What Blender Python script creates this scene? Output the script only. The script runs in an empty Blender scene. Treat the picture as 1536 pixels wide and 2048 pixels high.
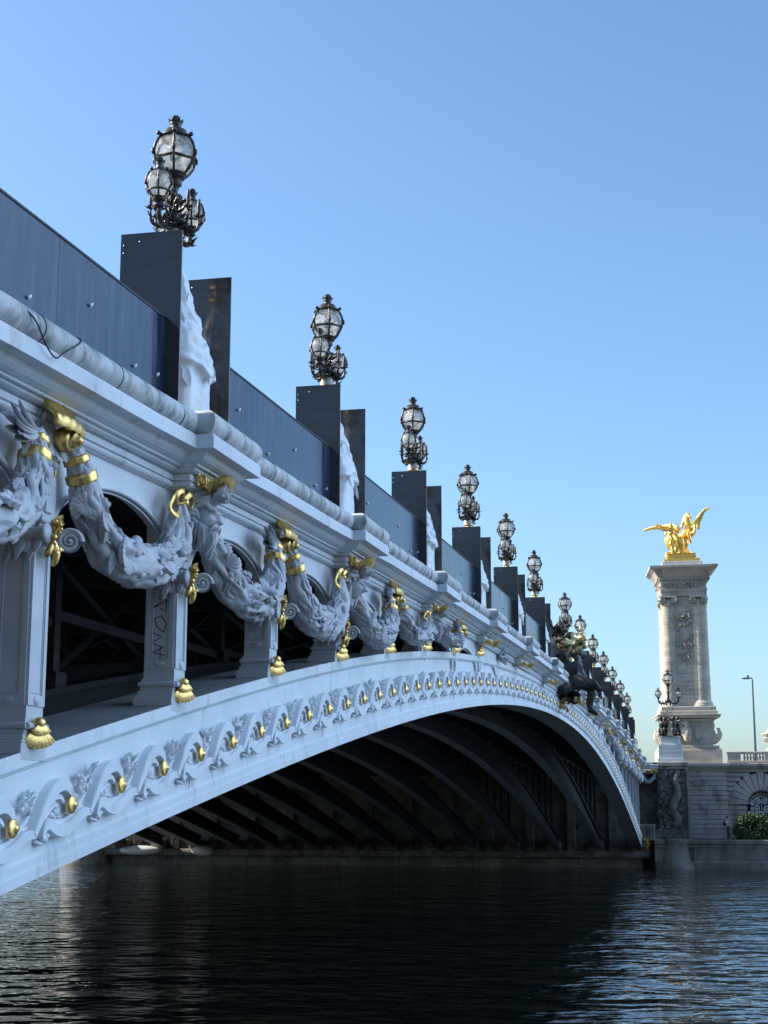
import bpy, bmesh, math, random
import numpy as np
from mathutils import Vector, Matrix

# ------------------------------------------------------------------ camera, sky, sun, exposure
C = bpy.context.scene.collection
SC = bpy.context.scene
cam_data = bpy.data.cameras.new("camera")
cam = bpy.data.objects.new("camera", cam_data); C.objects.link(cam)
_F = Vector((0.95952937, 0.20770981, 0.19015788)); _R = Vector((0.21163896, -0.97734785, -0.00036316)); _U = Vector((-0.18577496, -0.04059327, 0.98175346))
M = Matrix(((_R.x, _U.x, -_F.x, -51.64913), (_R.y, _U.y, -_F.y, -5.19710), (_R.z, _U.z, -_F.z, 4.36804), (0, 0, 0, 1)))
cam.matrix_world = M
cam_data.sensor_fit = 'VERTICAL'; cam_data.sensor_height = 36.0
cam_data.lens = 3048.4 / 2048.0 * 36.0
cam_data.clip_start = 0.1; cam_data.clip_end = 9000.0
SC.camera = cam

SUN_EL, SUN_AZ = math.radians(35), math.radians(-1)          # azimuth from +Y towards +X
world = bpy.data.worlds.new("World"); SC.world = world; world.use_nodes = True
wn = world.node_tree.nodes; wl = world.node_tree.links
bg = wn["Background"]; sky = wn.new("ShaderNodeTexSky"); CLOUD_FILL = (8.6, 12.3, 17.6, 1); TINT = (.98, 1.05, 1.03, 1)
sky.sky_type = 'NISHITA'; sky.sun_disc = False
sky.sun_elevation = SUN_EL; sky.sun_rotation = SUN_AZ
sky.air_density = 1.0; sky.dust_density = 1.45; sky.ozone_density = 5.5; sky.altitude = 0
# added out-of-view bright cloud upstream, fill light for the shaded bridge face
tcw = wn.new("ShaderNodeTexCoord"); sep = wn.new("ShaderNodeSeparateXYZ"); wl.new(tcw.outputs["Generated"], sep.inputs[0])
rmp = wn.new("ShaderNodeMapRange"); rmp.interpolation_type = 'SMOOTHSTEP'; rmp.inputs[1].default_value = .70; rmp.inputs[2].default_value = .95
rmp.inputs[3].default_value = 0.0; rmp.inputs[4].default_value = 1.0; 
dt = wn.new("ShaderNodeVectorMath"); dt.operation = 'DOT_PRODUCT'; dt.inputs[1].default_value = (.38, -.80, .46); wl.new(tcw.outputs["Generated"], dt.inputs[0]); wl.new(dt.outputs["Value"], rmp.inputs[0])
cn = wn.new("ShaderNodeTexNoise"); cn.inputs["Scale"].default_value = 3.0; cn.inputs["Detail"].default_value = 7; wl.new(tcw.outputs["Generated"], cn.inputs[0])
cr = wn.new("ShaderNodeMapRange"); cr.inputs[1].default_value = .35; cr.inputs[2].default_value = .65; cr.inputs[3].default_value = .45; cr.inputs[4].default_value = 1.0; wl.new(cn.outputs[0], cr.inputs[0])
cm = wn.new("ShaderNodeMath"); cm.operation = 'MULTIPLY'; wl.new(rmp.outputs[0], cm.inputs[0]); wl.new(cr.outputs[0], cm.inputs[1])
cl_ = wn.new("ShaderNodeMix"); cl_.data_type = 'RGBA'; wl.new(cm.outputs[0], cl_.inputs[0]); 
tn = wn.new("ShaderNodeMix"); tn.data_type = 'RGBA'; tn.blend_type = 'MULTIPLY'; tn.inputs[0].default_value = 1.0; tn.inputs[7].default_value = TINT; wl.new(sky.outputs[0], tn.inputs[6]); wl.new(tn.outputs[2], cl_.inputs[6]); cl_.inputs[7].default_value = CLOUD_FILL
wl.new(cl_.outputs[2], bg.inputs[0]); bg.inputs[1].default_value = 0.13
sun_l = bpy.data.lights.new("sun", 'SUN'); sun_l.energy = 5.0; sun_l.angle = math.radians(0.5); sun_l.color = (1.0, 0.93, 0.82)
sun = bpy.data.objects.new("sun", sun_l); C.objects.link(sun)
_sd = Vector((math.sin(SUN_AZ) * math.cos(SUN_EL), math.cos(SUN_AZ) * math.cos(SUN_EL), math.sin(SUN_EL)))
sun.rotation_euler = _sd.to_track_quat('Z', 'Y').to_euler()
SC.view_settings.view_transform = 'Standard'; SC.view_settings.look = 'None'
SC.view_settings.exposure = 0.85; SC.view_settings.gamma = 1.0
SC.cycles.max_bounces = 8; SC.cycles.transparent_max_bounces = 12
SC.cycles.use_denoising = True

# ------------------------------------------------------------------ materials
def mat(name, base, rough=0.6, metal=0.0, var=None, vscale=1.5, vstretch=(1, 1, 1), vramp=(0.35, 0.7), bump=0.0, bscale=20.0, spec=0.5, bstretch=(1, 1, 1), obj=False, fine=None, rvar=0.0, fpos=(.52, .72)):
    m = bpy.data.materials.new(name); m.use_nodes = True
    nt = m.node_tree; n = nt.nodes; l = nt.links
    p = n["Principled BSDF"]
    p.inputs["Roughness"].default_value = rough; p.inputs["Metallic"].default_value = metal
    p.inputs["Specular IOR Level"].default_value = spec
    p.inputs["Base Color"].default_value = (*base, 1)
    if obj:
        tc = n.new("ShaderNodeTexCoord"); src = tc.outputs["Object"]
    else:
        g = n.new("ShaderNodeNewGeometry"); src = g.outputs["Position"]
    def noise(scale, stretch, detail=6, rgh=0.6):
        mp = n.new("ShaderNodeMapping"); l.new(src, mp.inputs[0]); mp.inputs["Scale"].default_value = stretch
        t = n.new("ShaderNodeTexNoise"); t.inputs["Scale"].default_value = scale; t.inputs["Detail"].default_value = detail; t.inputs["Roughness"].default_value = rgh
        l.new(mp.outputs[0], t.inputs[0]); return t.outputs[0]
    col = None
    if var:
        r = n.new("ShaderNodeValToRGB"); r.color_ramp.elements[0].position = vramp[0]; r.color_ramp.elements[1].position = vramp[1]
        r.color_ramp.elements[0].color = (*base, 1); r.color_ramp.elements[1].color = (*var, 1)
        nz = noise(vscale, vstretch); l.new(nz, r.inputs[0]); col = r.outputs[0]
        if rvar:
            mr = n.new("ShaderNodeMapRange"); l.new(nz, mr.inputs[0]); mr.inputs[1].default_value = 0.3; mr.inputs[2].default_value = 0.7
            mr.inputs[3].default_value = rough - rvar; mr.inputs[4].default_value = rough + rvar; l.new(mr.outputs[0], p.inputs["Roughness"])
    if fine:
        nz = noise(fine[1], fine[2] if len(fine) > 2 else (1, 1, 1), 8, 0.65)
        r2 = n.new("ShaderNodeValToRGB"); r2.color_ramp.elements[0].position = fpos[0]; r2.color_ramp.elements[1].position = fpos[1]
        r2.color_ramp.elements[0].color = (0, 0, 0, 1); r2.color_ramp.elements[1].color = (1, 1, 1, 1)
        l.new(nz, r2.inputs[0])
        mx = n.new("ShaderNodeMix"); mx.data_type = 'RGBA'; l.new(r2.outputs[0], mx.inputs[0])
        if col: l.new(col, mx.inputs[6])
        else: mx.inputs[6].default_value = (*base, 1)
        mx.inputs[7].default_value = (*fine[0], 1); col = mx.outputs[2]
    if col: l.new(col, p.inputs["Base Color"])
    if bump:
        b = n.new("ShaderNodeBump"); b.inputs["Strength"].default_value = 1.0; b.inputs["Distance"].default_value = bump
        l.new(noise(bscale, bstretch), b.inputs["Height"]); l.new(b.outputs[0], p.inputs["Normal"])
    return m

WHITE = mat("white_paint", (.68, .71, .74), .5, var=(.57, .60, .63), vscale=1.1, vstretch=(1, 1, .6), vramp=(.45, .72), bump=.002, bscale=25, fine=((.40, .375, .35), 1.7, (2.2, 2.2, .8)), fpos=(.56, .76))
FRIEZE = mat("frieze_paint", (.70, .73, .76), .5, var=(.60, .62, .65), vscale=2.5, vramp=(.45, .68), bump=.003, bscale=25, fine=((.46, .42, .43), 4.0), fpos=(.58, .76))
FLANGE = mat("rib_flange_paint", (.23, .25, .27), .5, var=(.15, .165, .18), vscale=.9)
CARVE = mat("ornament_paint", (.54, .55, .57), .55, var=(.40, .40, .43), vscale=3.5, vramp=(.42, .66), bump=.004, bscale=30, fine=((.42, .35, .36), 5.0))
ROLLM = mat("stained_zinc_white", (.60, .61, .60), .6, var=(.45, .46, .46), vscale=1.6, vstretch=(3, 1, 1), bump=.003, bscale=18, fine=((.16, .16, .155), 1.7, (3.0, 1, 1.6)), fpos=(.47, .66))
LEDGE_SOFFIT = mat('ledge_dirt_soffit_shade', (.20, .215, .22), .6, var=(.13, .145, .14), vscale=1.4)  # ledge top is dirt; the soffit's shade is painted in with this darker colour
POSTS = mat("post_grey_paint", (.56, .58, .61), .5, var=(.45, .47, .51), vscale=2, bump=.001)
GOLD = mat("gilding", (.84, .56, .20), .33, 1.0, var=(.40, .25, .09), vscale=11, vramp=(.48, .72), bump=.004, bscale=45)
GOLDS = mat("statue_gilding", (.90, .58, .15), .36, 1.0, var=(.75, .42, .08), vscale=4, bump=.02, bscale=8)
STEEL = mat("shade_darkened_steel", (.017, .021, .025), .6, var=(.011, .014, .018), vscale=1.2, vstretch=(1, 1, 1), fine=((.05, .04, .03), 4))  # light grey paint, its under-deck shade put into the base colour
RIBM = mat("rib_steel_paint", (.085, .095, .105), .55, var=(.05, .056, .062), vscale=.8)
BRONZE = mat("dark_bronze", (.030, .027, .025), .42, .35, var=(.055, .045, .038), vscale=14, bump=.004, bscale=40)
STATB = mat("black_bronze", (.022, .021, .022), .40, .25, var=(.05, .046, .044), vscale=2.5, bump=.012, bscale=9)
PLY = mat("film_faced_plywood", (.010, .018, .034), .20, var=(.028, .044, .072), vscale=1.6, vstretch=(5, 5, .8), vramp=(.42, .64), spec=.5, fine=((.05, .07, .105), 1.6, (7, 7, .7)), rvar=.10, fpos=(.5, .72))
PLYT = mat("grey_phenolic_board", (.042, .046, .053), .10, var=(.033, .037, .043), vscale=1.6, vstretch=(1, 1, 6), spec=.5, fine=((.022, .024, .028), 2.2, (1, 1.2, 14)), rvar=.04)
PLYE = mat("plywood_edge", (.34, .29, .23), .7, var=(.22, .18, .14), vscale=6)
BLACK = mat("black_rubber", (.012, .012, .013), .6)
ZINC = mat("zinc_bolt", (.6, .62, .64), .35, .8)
WRAP = mat("white_plastic_wrap", (.80, .82, .84), .42, var=(.62, .66, .70), vscale=5, vstretch=(1, 1, 2.5), vramp=(.4, .7), bump=.004, bscale=9, bstretch=(1, 1, 2), spec=.5, fine=((.72, .66, .48), 2.2))
STONEW = mat("pale_stone_shaft", (.60, .57, .50), .7, var=(.45, .43, .39), vscale=6)
WOOD = mat("pine_batten", (.42, .31, .21), .7, var=(.30, .21, .14), vscale=5, vstretch=(6, 6, .7))
INK = mat("black_marker", (.010, .010, .012), .5)
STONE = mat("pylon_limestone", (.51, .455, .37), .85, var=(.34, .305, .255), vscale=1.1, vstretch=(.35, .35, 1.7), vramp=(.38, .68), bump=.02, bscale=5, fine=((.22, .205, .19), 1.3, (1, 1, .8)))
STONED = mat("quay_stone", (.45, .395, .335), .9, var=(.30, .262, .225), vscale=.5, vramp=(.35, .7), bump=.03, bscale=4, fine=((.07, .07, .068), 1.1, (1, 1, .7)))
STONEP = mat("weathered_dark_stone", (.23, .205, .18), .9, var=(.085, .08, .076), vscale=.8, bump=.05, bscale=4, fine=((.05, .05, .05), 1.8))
STONEL = mat("white_granite", (.56, .57, .57), .75, var=(.44, .45, .46), vscale=1.5, bump=.006, bscale=10)
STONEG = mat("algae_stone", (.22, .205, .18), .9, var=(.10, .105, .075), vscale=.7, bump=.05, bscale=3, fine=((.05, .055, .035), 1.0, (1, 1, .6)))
GATEW = mat("white_iron", (.78, .79, .80), .5)
PLY.node_tree.nodes["Principled BSDF"].inputs["Specular Tint"].default_value = (.55, .75, 1.0, 1)
LEAF = mat("bush_leaves", (.026, .062, .013), .6, var=(.05, .10, .022), vscale=2.5)
BARK = mat("bush_bark", (.08, .06, .045), .9)
SKIN = mat("skin", (.42, .27, .20), .6)
HAIRM = mat("dark_hair", (.02, .016, .014), .6)
SHIRT = mat("patterned_shirt", (.55, .50, .50), .8, var=(.09, .07, .09), vscale=9, vramp=(.46, .54))
TROUS = mat("dark_trousers", (.035, .04, .055), .8)
GREYM = mat("galvanised_pole", (.22, .23, .24), .5, .4)
GROUND = mat("city_ground", (.26, .25, .23), .9, var=(.18, .17, .16), vscale=.2)
LAMPW = mat("lamp_reflector", (.72, .72, .70), .5)

def glass_mat():
    m = bpy.data.materials.new("old_lantern_glass"); m.use_nodes = True
    n = m.node_tree.nodes; l = m.node_tree.links
    p = n["Principled BSDF"]; p.inputs["Base Color"].default_value = (.62, .62, .60, 1); p.inputs["Roughness"].default_value = .12
    tr = n.new("ShaderNodeBsdfTransparent"); tr.inputs[0].default_value = (.80, .82, .82, 1)
    mx = n.new("ShaderNodeMixShader"); tc = n.new("ShaderNodeTexCoord")
    nz = n.new("ShaderNodeTexNoise"); nz.inputs["Scale"].default_value = 13; nz.inputs["Detail"].default_value = 5
    l.new(tc.outputs["Object"], nz.inputs[0])
    mr = n.new("ShaderNodeMapRange"); mr.inputs[1].default_value = .35; mr.inputs[2].default_value = .68; mr.inputs[3].default_value = .30; mr.inputs[4].default_value = .92
    l.new(nz.outputs[0], mr.inputs[0]); l.new(mr.outputs[0], mx.inputs[0])
    b = n.new("ShaderNodeBump"); b.inputs["Distance"].default_value = .02; l.new(nz.outputs[0], b.inputs["Height"]); l.new(b.outputs[0], p.inputs["Normal"])
    tl = n.new("ShaderNodeBsdfTranslucent"); tl.inputs[0].default_value = (.80, .80, .77, 1); m2 = n.new("ShaderNodeMixShader"); m2.inputs[0].default_value = .5
    l.new(p.outputs[0], m2.inputs[1]); l.new(tl.outputs[0], m2.inputs[2])
    l.new(tr.outputs[0], mx.inputs[1]); l.new(m2.outputs[0], mx.inputs[2])
    l.new(mx.outputs[0], n["Material Output"].inputs[0]); return m
GLASS = glass_mat()

def water_mat():
    m = bpy.data.materials.new("river_water"); m.use_nodes = True
    n = m.node_tree.nodes; l = m.node_tree.links
    p = n["Principled BSDF"]; p.inputs["Base Color"].default_value = (.002, .007, .007, 1); p.inputs["Roughness"].default_value = .03
    p.inputs["IOR"].default_value = 1.7; p.inputs["Specular IOR Level"].default_value = 1.0
    g = n.new("ShaderNodeNewGeometry")
    def nz(scale, st, det, rough=.55):
        mp = n.new("ShaderNodeMapping"); l.new(g.outputs["Position"], mp.inputs[0]); mp.inputs["Scale"].default_value = st
        mp.inputs["Rotation"].default_value = (0, 0, .35)
        t = n.new("ShaderNodeTexNoise"); t.inputs["Scale"].default_value = scale; t.inputs["Detail"].default_value = det; t.inputs["Roughness"].default_value = rough
        l.new(mp.outputs[0], t.inputs[0]); return t.outputs[0]
    a = nz(1.5, (1, .7, 1), 1.5); b_ = nz(.42, (1, .8, 1), 1); c = nz(4.5, (1, .8, 1), 1)
    def mul(x, f):
        q = n.new("ShaderNodeMath"); q.operation = 'MULTIPLY'; l.new(x, q.inputs[0]); q.inputs[1].default_value = f; return q.outputs[0]
    def add(x, y):
        q = n.new("ShaderNodeMath"); q.operation = 'ADD'; l.new(x, q.inputs[0]); l.new(y, q.inputs[1]); return q.outputs[0]
    h = add(add(mul(a, .30), mul(b_, .5)), mul(c, .035))
    bp = n.new("ShaderNodeBump"); bp.inputs["Strength"].default_value = 1.0; bp.inputs["Distance"].default_value = WATER_BUMP
    l.new(h, bp.inputs["Height"]); l.new(bp.outputs[0], p.inputs["Normal"]); return m
WATER_BUMP = .55
WATER = water_mat()

# ------------------------------------------------------------------ mesh helpers
rng = np.random.default_rng(7)
def hash3(i, j, k, s=0):
    h = (i.astype(np.int64) * 374761393 + j.astype(np.int64) * 668265263 + k.astype(np.int64) * 2147483647 + s * 974634777) & 0xFFFFFFFF
    h = ((h ^ (h >> 13)) * 1274126177) & 0xFFFFFFFF
    return ((h ^ (h >> 16)) & 0xFFFF) / 65535.0 * 2 - 1
def vnoise(P, s=0):
    P = np.asarray(P, float); f = np.floor(P); t = P - f; t = t * t * (3 - 2 * t); f = f.astype(np.int64)
    r = 0
    for a in (0, 1):
        for b in (0, 1):
            for c in (0, 1):
                w = (t[..., 0] if a else 1 - t[..., 0]) * (t[..., 1] if b else 1 - t[..., 1]) * (t[..., 2] if c else 1 - t[..., 2])
                r = r + w * hash3(f[..., 0] + a, f[..., 1] + b, f[..., 2] + c, s)
    return r
def fbm(P, o=3, s=0):
    r = 0; a = 1.0
    for i in range(o):
        r = r + a * vnoise(np.asarray(P) * 2 ** i, s + i); a *= .5
    return r

class MB:
    def __init__(s): s.v = []; s.f = []; s.n = 0
    def add(s, V, F, smooth=True, m=0):
        V = np.asarray(V, float).reshape(-1, 3)
        s.v.append(V)
        if isinstance(F, np.ndarray): s.f.append((F + s.n, smooth, m))
        else:
            by = {}
            for q in F: by.setdefault(len(q), []).append(q)
            for q in by.values(): s.f.append((np.array(q, int) + s.n, smooth, m))
        s.n += len(V)
    def grid(s, P, cu=False, cv=False, smooth=True, m=0):
        P = np.asarray(P, float); nu, nv = P.shape[:2]
        i = np.arange(nu if cu else nu - 1); j = np.arange(nv if cv else nv - 1)
        I, J = np.meshgrid(i, j, indexing='ij'); I2 = (I + 1) % nu; J2 = (J + 1) % nv
        F = np.stack([I * nv + J, I2 * nv + J, I2 * nv + J2, I * nv + J2], -1).reshape(-1, 4)
        s.add(P, F, smooth, m)
    def tube(s, pts, r, n=8, cap=True, ell=(1, 1), smooth=True, disp=None, m=0, up=None, twist=0.0):
        pts = np.asarray(pts, float); k = len(pts); r = np.broadcast_to(np.asarray(r, float), (k,))
        T = np.gradient(pts, axis=0); T /= np.linalg.norm(T, axis=1)[:, None] + 1e-12
        u = np.array(up if up is not None else ((0, 0, 1) if abs(T[0][2]) < .9 else (0, 1, 0)), float)
        Us = []
        for t in T:
            u = u - t * (u @ t); u /= np.linalg.norm(u) + 1e-12; Us.append(u)
        Us = np.array(Us); Ws = np.cross(T, Us)
        a = np.linspace(0, 2 * np.pi, n, endpoint=False)[None] + (np.linspace(0, twist, k)[:, None])
        ca = np.cos(a) * ell[0]; sa = np.sin(a) * ell[1]
        rr = r[:, None] * np.ones((1, n))
        if disp is not None: rr = rr * (1 + disp)
        P = pts[:, None] + rr[..., None] * (ca[..., None] * Us[:, None] + sa[..., None] * Ws[:, None])
        s.grid(P, cv=True, smooth=smooth, m=m)
        if cap:
            for q, rev in ((P[0], False), (P[-1], True)):
                c = q.mean(0); V = np.vstack([q, c[None]])
                F = np.array([[(i + 1) % n, i, n] if not rev else [i, (i + 1) % n, n] for i in range(n)])
                s.add(V, F, smooth, m)
    def lathe(s, prof, n=16, o=(0, 0, 0), ax='z', smooth=True, m=0, T=None, a0=0.0, disp=None):
        prof = np.asarray(prof, float); a = np.linspace(0, 2 * np.pi, n, endpoint=False) + a0
        rr = prof[:, 0][:, None] * np.ones((1, n))
        if disp is not None: rr = rr * (1 + disp)
        X = rr * np.cos(a)[None]; Y = rr * np.sin(a)[None]; Z = prof[:, 1][:, None] * np.ones((1, n))
        P = np.stack([X, Y, Z], -1)
        if ax == 'y': P = np.stack([X, -Z, Y], -1)          # axis towards -y
        if ax == 'x': P = np.stack([Z, X, Y], -1)
        if T is not None: P = P @ np.asarray(T)[:3, :3].T + np.asarray(T)[:3, 3]
        s.grid(P + np.array(o), cv=True, smooth=smooth, m=m)
    def ball(s, c, r, nu=10, nv=14, smooth=True, m=0, disp=None, R=None):
        r = np.broadcast_to(np.asarray(r, float), (3,))
        t = np.linspace(0, np.pi, nu); a = np.linspace(0, 2 * np.pi, nv, endpoint=False)
        D = np.stack([np.sin(t)[:, None] * np.cos(a)[None], np.sin(t)[:, None] * np.sin(a)[None], np.cos(t)[:, None] * np.ones((1, nv))], -1)
        P = D * r
        if disp is not None: P = P * (1 + disp(D))[..., None]
        if R is not None: P = P @ np.asarray(R).T
        s.grid(P + np.array(c), cv=True, smooth=smooth, m=m)
    def box(s, x0, x1, y0, y1, z0, z1, b=0.0, m=0, shear=0.0):
        if b <= 0:
            V = [(x0, y0, z0), (x1, y0, z0), (x1, y1, z0), (x0, y1, z0), (x0, y0, z1), (x1, y0, z1), (x1, y1, z1), (x0, y1, z1)]
            F = np.array([[0, 3, 2, 1], [4, 5, 6, 7], [0, 1, 5, 4], [1, 2, 6, 5], [2, 3, 7, 6], [3, 0, 4, 7]])
            s.add(V, F, False, m); return
        bm = bmesh.new(); bmesh.ops.create_cube(bm, size=1)
        for v in bm.verts: v.co = Vector(((x0 + x1) / 2 + v.co.x * (x1 - x0), (y0 + y1) / 2 + v.co.y * (y1 - y0), (z0 + z1) / 2 + v.co.z * (z1 - z0)))
        bmesh.ops.bevel(bm, geom=bm.edges[:], offset=b, segments=2, affect='EDGES', profile=.5)
        bm.verts.index_update()
        s.add([v.co[:] for v in bm.verts], [tuple(v.index for v in f.verts) for f in bm.faces], False, m); bm.free()
    def prism(s, poly, y0, y1, plane='xz', smooth=False, m=0):
        n = len(poly); P = np.asarray(poly, float)
        def lift(t):
            if plane == 'xz': return np.stack([P[:, 0], np.full(n, t), P[:, 1]], -1)
            if plane == 'yz': return np.stack([np.full(n, t), P[:, 0], P[:, 1]], -1)
            return np.stack([P[:, 0], P[:, 1], np.full(n, t)], -1)
        V = np.vstack([lift(y0), lift(y1)])
        F = [tuple(range(n)), tuple(range(2 * n - 1, n - 1, -1))] + [(i, i + n, (i + 1) % n + n, (i + 1) % n) for i in range(n)]
        s.add(V, F, smooth, m)
    def leaf(s, b, d, nrm, L, W, curl=.3, th=.12, nt=7, lobes=0, m=0):
        b = np.array(b, float); d = np.array(d, float); d /= np.linalg.norm(d) + 1e-9; nrm = np.array(nrm, float)
        nrm = nrm - d * (nrm @ d); nrm /= np.linalg.norm(nrm) + 1e-9; sd = np.cross(d, nrm)
        t = np.linspace(0, 1, nt); w = np.sin(np.pi * np.clip(t * .93 + .05, 0, 1)) ** .7
        if lobes: w = w * (1 + .22 * np.cos(t * lobes * 2 * np.pi))
        a = np.linspace(0, 2 * np.pi, 8, endpoint=False)
        ctr = b + t[:, None] * L * d + (curl * L * t ** 2)[:, None] * nrm
        P = ctr[:, None] + (w[:, None] * np.cos(a) * W / 2)[..., None] * sd + (w[:, None] * (np.sin(a) * th * W + .18 * W * np.abs(np.cos(a)) ** 2))[..., None] * nrm
        s.grid(P, cv=True, m=m)
    def xf(s, T):
        T = np.asarray(T, float); s.v = [v @ T[:3, :3].T + T[:3, 3] for v in s.v]; return s
    def merge(s, o):
        for F, sm, m in o.f: s.f.append((F + s.n, sm, m))
        s.v += o.v; s.n += o.n
    def mesh(s, name, mats):
        me = bpy.data.meshes.new(name)
        V = np.vstack(s.v); me.vertices.add(len(V)); me.vertices.foreach_set('co', V.ravel())
        ls = []; st = []; sm = []; mi = []; o = 0
        for F, smo, m in s.f:
            k = F.shape[1]; ls.append(F.ravel()); st.append(np.arange(len(F)) * k + o); o += F.size
            sm.append(np.full(len(F), smo)); mi.append(np.full(len(F), m))
        ls = np.concatenate(ls).astype(np.int32); st = np.concatenate(st).astype(np.int32)
        me.loops.add(len(ls)); me.loops.foreach_set('vertex_index', ls)
        me.polygons.add(len(st)); me.polygons.foreach_set('loop_start', st)
        me.update(calc_edges=True)
        me.polygons.foreach_set('use_smooth', np.concatenate(sm).astype(bool)); me.polygons.foreach_set('material_index', np.concatenate(mi).astype(np.int32))
        for mt in (mats if isinstance(mats, (list, tuple)) else [mats]): me.materials.append(mt)
        me.validate(); me.update(); return me
    def build(s, name, mats, parent=None, loc=(0, 0, 0), rot=(0, 0, 0), scale=(1, 1, 1)):
        return put(name, s.mesh(name, mats), parent, loc, rot, scale)

def put(name, me, parent=None, loc=(0, 0, 0), rot=(0, 0, 0), scale=(1, 1, 1)):
    o = bpy.data.objects.new(name, me); C.objects.link(o)
    o.location = loc; o.rotation_euler = rot; o.scale = scale
    if parent: o.parent = parent
    return o
def tag(o, label=None, cat=None, group=None, kind=None):
    if label: o['label'] = label
    if cat: o['category'] = cat
    if group: o['group'] = group
    if kind: o['kind'] = kind
    return o
def empty(name, loc=(0, 0, 0), rz=0.0):
    o = bpy.data.objects.new(name, None); C.objects.link(o); o.location = loc; o.rotation_euler = (0, 0, rz); o.empty_display_size = .2
    return o
def copy_tree(o, parent=None):
    c = o.copy(); C.objects.link(c); c.parent = parent
    for ch in list(o.children): copy_tree(ch, c)
    return c
def smooth_mesh(me, it=2, f=.5):
    bm = bmesh.new(); bm.from_mesh(me)
    for _ in range(it): bmesh.ops.smooth_vert(bm, verts=bm.verts[:], factor=f, use_axis_x=True, use_axis_y=True, use_axis_z=True)
    bm.to_mesh(me); bm.free()
def sculpt(mb, name, mt, voxel, it=2, noise=0.0, nscale=3.0):
    """several overlapping forms fused into one continuous surface"""
    me = mb.mesh(name, mt); o = bpy.data.objects.new(name, me); C.objects.link(o)
    md = o.modifiers.new("r", 'REMESH'); md.mode = 'VOXEL'; md.voxel_size = voxel; md.use_smooth_shade = True
    dg = bpy.context.evaluated_depsgraph_get(); dg.update()
    m2 = bpy.data.meshes.new_from_object(o.evaluated_get(dg)); m2.name = name
    bpy.data.objects.remove(o); bpy.data.meshes.remove(me)
    smooth_mesh(m2, it)
    if noise:
        n = len(m2.vertices); co = np.zeros(n * 3); nm = np.zeros(n * 3)
        m2.vertices.foreach_get('co', co); m2.vertices.foreach_get('normal', nm); co = co.reshape(-1, 3); nm = nm.reshape(-1, 3)
        co += nm * (fbm(co * nscale, 3, 5) * noise)[:, None]; m2.vertices.foreach_set('co', co.ravel()); m2.update()
    m2.polygons.foreach_set('use_smooth', np.ones(len(m2.polygons), bool))
    if not m2.materials: m2.materials.append(mt)
    return m2
def crv(pts, n=24):
    """Catmull-Rom through points"""
    P = np.asarray(pts, float); k = len(P)
    Q = np.vstack([2 * P[0] - P[1], P, 2 * P[-1] - P[-2]]); out = []
    for t in np.linspace(0, k - 1, n):
        i = min(int(t), k - 2); f = t - i; a, b, c, d = Q[i:i + 4]
        out.append(.5 * ((2 * b) + (-a + c) * f + (2 * a - 5 * b + 4 * c - d) * f * f + (-a + 3 * b - 3 * c + d) * f ** 3))
    return np.array(out)
def rotm(ax, a): return np.array(Matrix.Rotation(a, 4, ax))
def trm(x, y, z): return np.array(Matrix.Translation((x, y, z)))
# ------------------------------------------------------------------ bridge geometry
S = 6.5; HB = S / 2; KC = .00048; HS = 53.75; WL = .45; BW = 38.5
def cb(x): return -KC * np.asarray(x, float) ** 2
def intr(x): x = np.asarray(x, float); return 7.31 - .002333 * x ** 2 + 1.246e-7 * x ** 4
_dx = [0, 5, 12.7, 19.3, 25, 30.7, 33.6, 37, 41, 47, 53.75]; _dd = [.85, .88, 1.01, 1.12, 1.18, 1.19, 1.16, 1.09, .98, .90, .86]
_dp = np.polyfit(np.array(_dx + [-q for q in _dx[1:]]), np.array(_dd + _dd[1:]), 8)
def dep(x): return np.polyval(_dp, np.asarray(x, float))
def extr(x): return intr(x) + dep(x)
CB = 8.17                                              # underside of the cornice at midspan
lamp_x = [-37.375 + S * i for i in range(6)] + [4.875 + S * i for i in range(7)]
masc_x = [-43.875] + lamp_x + [50.375]
shell_x = [-(1.25 + n) * S for n in range(7)][::-1] + [(1.25 + n) * S for n in range(7)]
shell_x = [x for x in shell_x if abs(x) < 48]
NOTCH = .17
bridge = tag(empty('arch_bridge'), 'long white painted steel arch bridge with carved garlands and gilding spanning the river', 'bridge')

# arch face with its mouldings and top ledge
xs = np.linspace(-HS, HS, 260)
def arch_ring(x):
    zi, ze = float(intr(x)), float(extr(x))
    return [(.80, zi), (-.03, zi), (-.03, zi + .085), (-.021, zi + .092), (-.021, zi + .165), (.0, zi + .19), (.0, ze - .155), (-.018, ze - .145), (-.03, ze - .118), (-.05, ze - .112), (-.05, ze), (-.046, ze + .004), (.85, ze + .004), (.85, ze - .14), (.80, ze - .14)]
mb = MB(); P = np.array([[(x, y, z) for y, z in arch_ring(x)] for x in xs]); nr_ = P.shape[1]
mb.grid(P[:, 1:12], smooth=False); mb.grid(P[:, :2], smooth=False, m=1); mb.grid(P[:, 11:13], smooth=False, m=1); mb.grid(np.concatenate([P[:, 12:], P[:, :1]], 1), smooth=False)  # second slot: dirty ledge top, and soffit with its shade painted in
arch = mb.build('arch_fascia', [WHITE, LEDGE_SOFFIT], bridge)
# casting joints on the arch face
mb = MB()
for x in np.arange(-42.2, 50, 5.3):
    zi, ze = float(intr(x)), float(extr(x))
    pts = crv([(x, -.0005, zi + .19), (x + .03, -.0005, zi + .3), (x + .02, -.0005, zi + .42)], 10)
    mb.tube(pts, .004, 5)
mb.build('casting_joint', BLACK, arch)

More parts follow.
